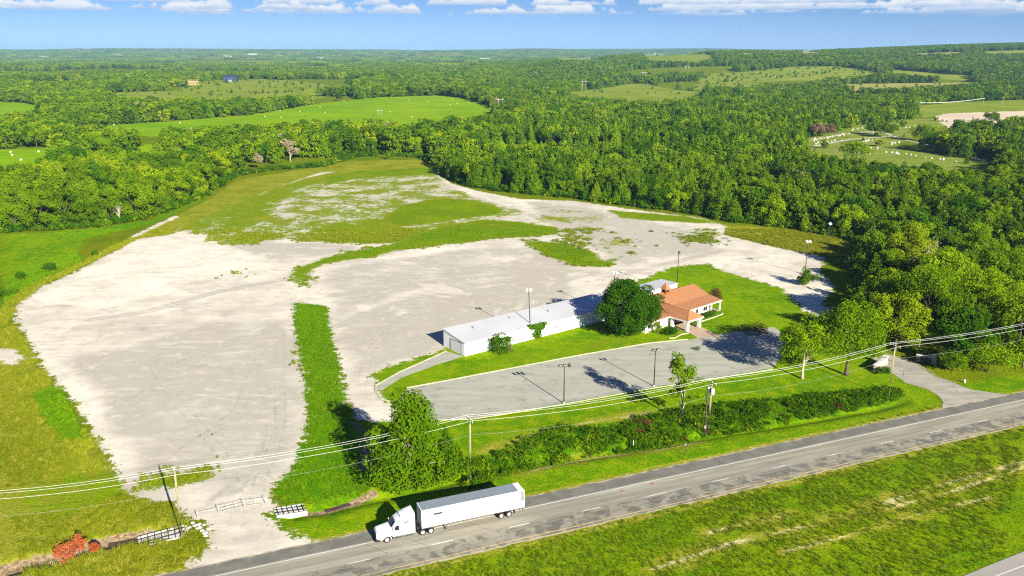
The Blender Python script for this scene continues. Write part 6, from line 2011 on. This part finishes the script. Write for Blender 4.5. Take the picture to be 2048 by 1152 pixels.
# ------------------------------------------------------------------ cemetery, bales and far buildings
def grave_mesh(seed):
    rng = np.random.default_rng(seed)
    w, h = rng.uniform(.9, 1.6), rng.uniform(.9, 1.7)
    out_ = [(-w / 2, .2), (w / 2, .2), (w / 2, h * .8)] + [(w / 2 * math.cos(a), h * .8 + h * .2 * math.sin(a)) for a in np.linspace(.2, math.pi - .2, 6)] + [(-w / 2, h * .8)]
    return MB().prism(out_, lambda u, v, hh: (u, hh, v), -.16, .16).box(-w / 2 - .15, w / 2 + .15, -.35, .35, 0, .2).mesh('gravestone', M['grave'])


GM = [grave_mesh(i) for i in range(5)]
rngc = np.random.default_rng(9)
rows = [[(230.1,662.5),(284.2,723.0)], [(225.8,641.0),(256.1,670.0)], [(294.6,750.3),(319.5,779.8)], [(266.6,655.2),(281.4,670.0)], [(244.2,604.9),(265.4,617.5)], [(257.3,589.7),(268.8,569.7)], [(281.2,637.5),(294.8,651.6)], [(346.7,769.7),(388.6,811.5)], [(270.4,558.8),(279.7,538.3)], [(304.6,731.9),(320.8,750.3)], [(229.7,589.7),(241.1,575.3)]]
nrow = [13, 10, 7, 6, 7, 8, 4, 6, 5, 5, 5]
for (a, b), n in zip(rows, nrow):
    for k in range(n):
        t = (k + rngc.uniform(.1, .9)) / n
        x, y = a[0] + (b[0] - a[0]) * t + rngc.normal(0, .6), a[1] + (b[1] - a[1]) * t + rngc.normal(0, 2.0)
        o = link(bpy.data.objects.new('gravestone', GM[int(rngc.integers(0, 5))]))
        o.location = (x, y, .12)
        s_ = rngc.uniform(.55, .95)
        o.scale = (s_, s_, s_)
        o.rotation_euler = (0, 0, rngc.normal(.2, .2))
        tag(o, 'pale gravestone standing on the cemetery lawn', 'gravestone', 'gravestones of the cemetery')
BMs = MB().lathe_y([(0, -.75), (.55, -.74), (.72, -.68), (.75, -.55), (.75, .55), (.72, .68), (.55, .74), (0, .75)], 0, .74, 18).mesh('hay_bale', M['bale'])
BP = [(-386.5,817.0),(-372.0,806.0),(-352.2,864.2),(-335.6,870.4),(-318.7,828.3),(-297.2,938.3),(-296.2,945.7),(-260.0,910.0),(-265.8,992.4),(-241.0,984.3),(-239.6,896.4),(-235.2,1062.1),(-229.4,1186.1),(-220.0,1258.5),(-208.6,1246.5),(-143.5,1210.6),(-112.6,1164.2),(-78.7,1100.8),(-71.7,1131.6),(-57.8,1153.1),(-47.6,1131.6),(-26.3,1034.9),(-104.5,903.1),(-137.6,976.3),(-83.7,1222.7),(-209.2,968.5)]
for x, y in BP:
    o = link(bpy.data.objects.new('hay_bale', BMs))
    o.location = (x, y, float(ground_z(x, y)) + .03 + y * .00014)
    o.scale = (.8, .8, .8)
    o.rotation_euler = (0, 0, rngc.random() * 3)
    tag(o, 'pale round hay bale lying in the large bright hay field', 'hay bale', 'bales in the hay field')
for k, (x, y) in enumerate([(-343.9,586.8),(-333.5,569.7),(-312.8,543.3),(-326.2,589.7)]):
    o = link(bpy.data.objects.new('hay_bale', BMs))
    o.location, o.rotation_euler, o.scale = (x, y, .10), (0, 0, k * 1.1), (.95, .95, .95)
    tag(o, 'pale round hay bale in the small field at the left edge', 'hay bale', 'bales in the left edge field')


def far_house(xy, w, d, h, rise, wall, roof, label, yaw=0.0, gable=True, wins=4, name='country_building', big=1.0):
    x, y = xy
    r = thing(name, label, 'building', (x, y, float(ground_z(x, y)) + .1), yaw)
    MB().box(-w / 2, w / 2, -d / 2, d / 2, -1, h).build('wall', M[wall], r)
    o_ = .6
    MB().add([(-w / 2 - o_, -d / 2 - o_, h), (w / 2 + o_, -d / 2 - o_, h), (w / 2 + o_, d / 2 + o_, h), (-w / 2 - o_, d / 2 + o_, h), (-w / 2 - (o_ if gable else -d / 2), 0, h + rise), (w / 2 + (o_ if gable else -d / 2), 0, h + rise)],
             [(0, 1, 5, 4), (2, 3, 4, 5), (1, 2, 5), (3, 0, 4), (3, 2, 1, 0)]).build('roof', M[roof], r)
    for k in range(wins):
        xx = -w / 2 + w * (k + .5) / wins
        MB().box(xx - w * .04, xx + w * .04, -d / 2 - .08, -d / 2 - .01, h * .35, h * .75).build('window', M['dark_glass'], r)
    return r


bn = thing('navy_barn', 'navy blue barn with a gambrel roof on the far pasture', 'barn', (*(-566.5,1762.2), float(ground_z(*(-566.5,1762.2))) + .3), .12)
g_ = [(-8, -1), (8, -1), (8, 6), (7, 9.5), (3.5, 13), (-3.5, 13), (-7, 9.5), (-8, 6)]
MB().prism(g_, lambda u, v, h_: (h_, u, v), -13, 13).build('wall', M['barn_blue'], bn)
for (a0, b0), (a1, b1) in zip(g_[2:7], g_[3:8]):
    MB().add([(-13.4, a0 * 1.04, b0 + .15), (13.4, a0 * 1.04, b0 + .15), (13.4, a1 * 1.04, b1 + .15), (-13.4, a1 * 1.04, b1 + .15)], [(0, 1, 2, 3)]).build('roof_panel', M['barn_blue'], bn)
MB().box(-4, 4, -8.12, -8.02, 0, 4.5).build('barn_door', M['grey_panel'], bn)
lf = thing('timber_building', 'raw timber house frame under construction near the navy barn', 'building', (*(-594.6,1625.0), float(ground_z(*(-594.6,1625.0))) + .6), .1)
for k in range(15):
    MB().box(-10 + k * 1.43 - .14, -10 + k * 1.43 + .14, -6.1, -5.8, 0, 5.2).build('stud', M['lumber'], lf)
    MB().box(-10 + k * 1.43 - .14, -10 + k * 1.43 + .14, 5.8, 6.1, 0, 5.2).build('stud', M['lumber'], lf)
MB().box(-10.3, 10.3, -6.3, -5.6, 5.2, 5.6).box(-10.3, 10.3, 5.6, 6.3, 5.2, 5.6).box(-10.5, 10.5, -6.5, 6.5, -.6, .15).build('plate', M['lumber'], lf)
for k in range(11):
    x = -10 + k * 2
    MB().add([(x, -6.5, 5.6), (x + .25, -6.5, 5.6), (x + .25, 0, 9.3), (x, 0, 9.3), (x, -6.5, 5.95), (x + .25, -6.5, 5.95), (x + .25, 0, 9.65), (x, 0, 9.65)], [(0, 1, 2, 3), (4, 5, 6, 7), (0, 1, 5, 4), (0, 3, 7, 4), (1, 2, 6, 5)]).build('rafter', M['lumber'], lf)
    MB().add([(x, 6.5, 5.6), (x + .25, 6.5, 5.6), (x + .25, 0, 9.3), (x, 0, 9.3), (x, 6.5, 5.95), (x + .25, 6.5, 5.95), (x + .25, 0, 9.65), (x, 0, 9.65)], [(0, 1, 2, 3), (4, 5, 6, 7), (0, 1, 5, 4), (0, 3, 7, 4), (1, 2, 6, 5)]).build('rafter', M['lumber'], lf)
far_house((-876.8,1982.1), 30, 14, 6, 6, 'house_white', 'roof_grey', 'far house with a pale grey roof among the left trees', .1)
FH = [((-3499.7,6584.6), 60, 'house_white', 'far white shed under the left skyline'), ((-3170.4,7124.9), 55, 'house_white', 'long white far building left of centre under the skyline'), ((-2194.8,7453.1), 70, 'house_white', 'white far building in the pale fields left of centre'),
      ((-2185.7,6765.7), 60, 'house_white', 'low white roofed far building left of the pale fields'), ((-167.9,5472.8), 60, 'house_white', 'white farm building in the middle distance, leftmost of three'), ((-76.0,5574.6), 45, 'house_white', 'white farm building in the middle distance, middle of three'),
      ((-17.4,5106.4), 40, 'house_tan', 'tan farm building in the middle distance, rightmost of three'), ((-444.7,6068.6), 40, 'house_white', 'lone white far building left of the farm'), ((-772.8,6072.7), 35, 'house_white', 'small far white house above the hay field'),
      ((1304.5,8043.4), 22, 'house_tan', 'brown roofed house on the hilltop field'), ((1830.8,8476.5), 24, 'house_white', 'white house on the hilltop right of the brown one'), ((2058.4,8524.8), 30, 'house_white', 'white barn at the right end of the hilltop field'),
      ((2120.0,8291.9), 24, 'house_white', 'white shed right of the hilltop barn'), ((5073.6,15658.7), 22, 'house_tan', 'pale house on the small hillside field'), ((4609.1,13000.0), 70, 'house_white', 'long white works building under the right skyline'),
      ((6088.9,15669.5), 60, 'house_white', 'second white works building under the right skyline'), ((1584.1,2851.6), 26, 'house_white', 'white house high on the right hill'), ((1622.7,2834.7), 26, 'house_white', 'white house at the right edge of the hill'), ((-1410.6,6468.2), 50, 'house_white', 'far white roof right of the pale fields'), ((-1155.6,6090.4), 40, 'house_tan', 'tan far roof above the woods left of centre')]
for k, (xy, w_, wall, lab) in enumerate(FH):
    s_ = w_ / 22
    far_house(xy, w_, w_ * .45, 5.5 * max(1, s_ * .6), 3.5 * max(1, s_ * .5), wall, 'roof_brown' if wall == 'house_tan' else 'house_white', lab, .15 * math.sin(k * 2.1), wins=5)

# ------------------------------------------------------------------ air
HZ = MB().box(-16000, 16000, -3500, 16000, -12, 145).build('haze', None)
hm = bpy.data.materials.new('haze')
hm.use_nodes = True
ht = hm.node_tree
ht.nodes.clear()
ho = ht.nodes.new('ShaderNodeOutputMaterial')
pv = nd(ht, 'ShaderNodeVolumePrincipled', {'Color': (0.34, 0.64, 1.0, 1), 'Density': 0.00005, 'Anisotropy': 0.0})
ht.links.new(pv.outputs[0], ho.inputs['Volume'])
HZ.data.materials.append(hm)
tag(HZ, 'thin summer haze over the country', 'haze', kind='stuff')
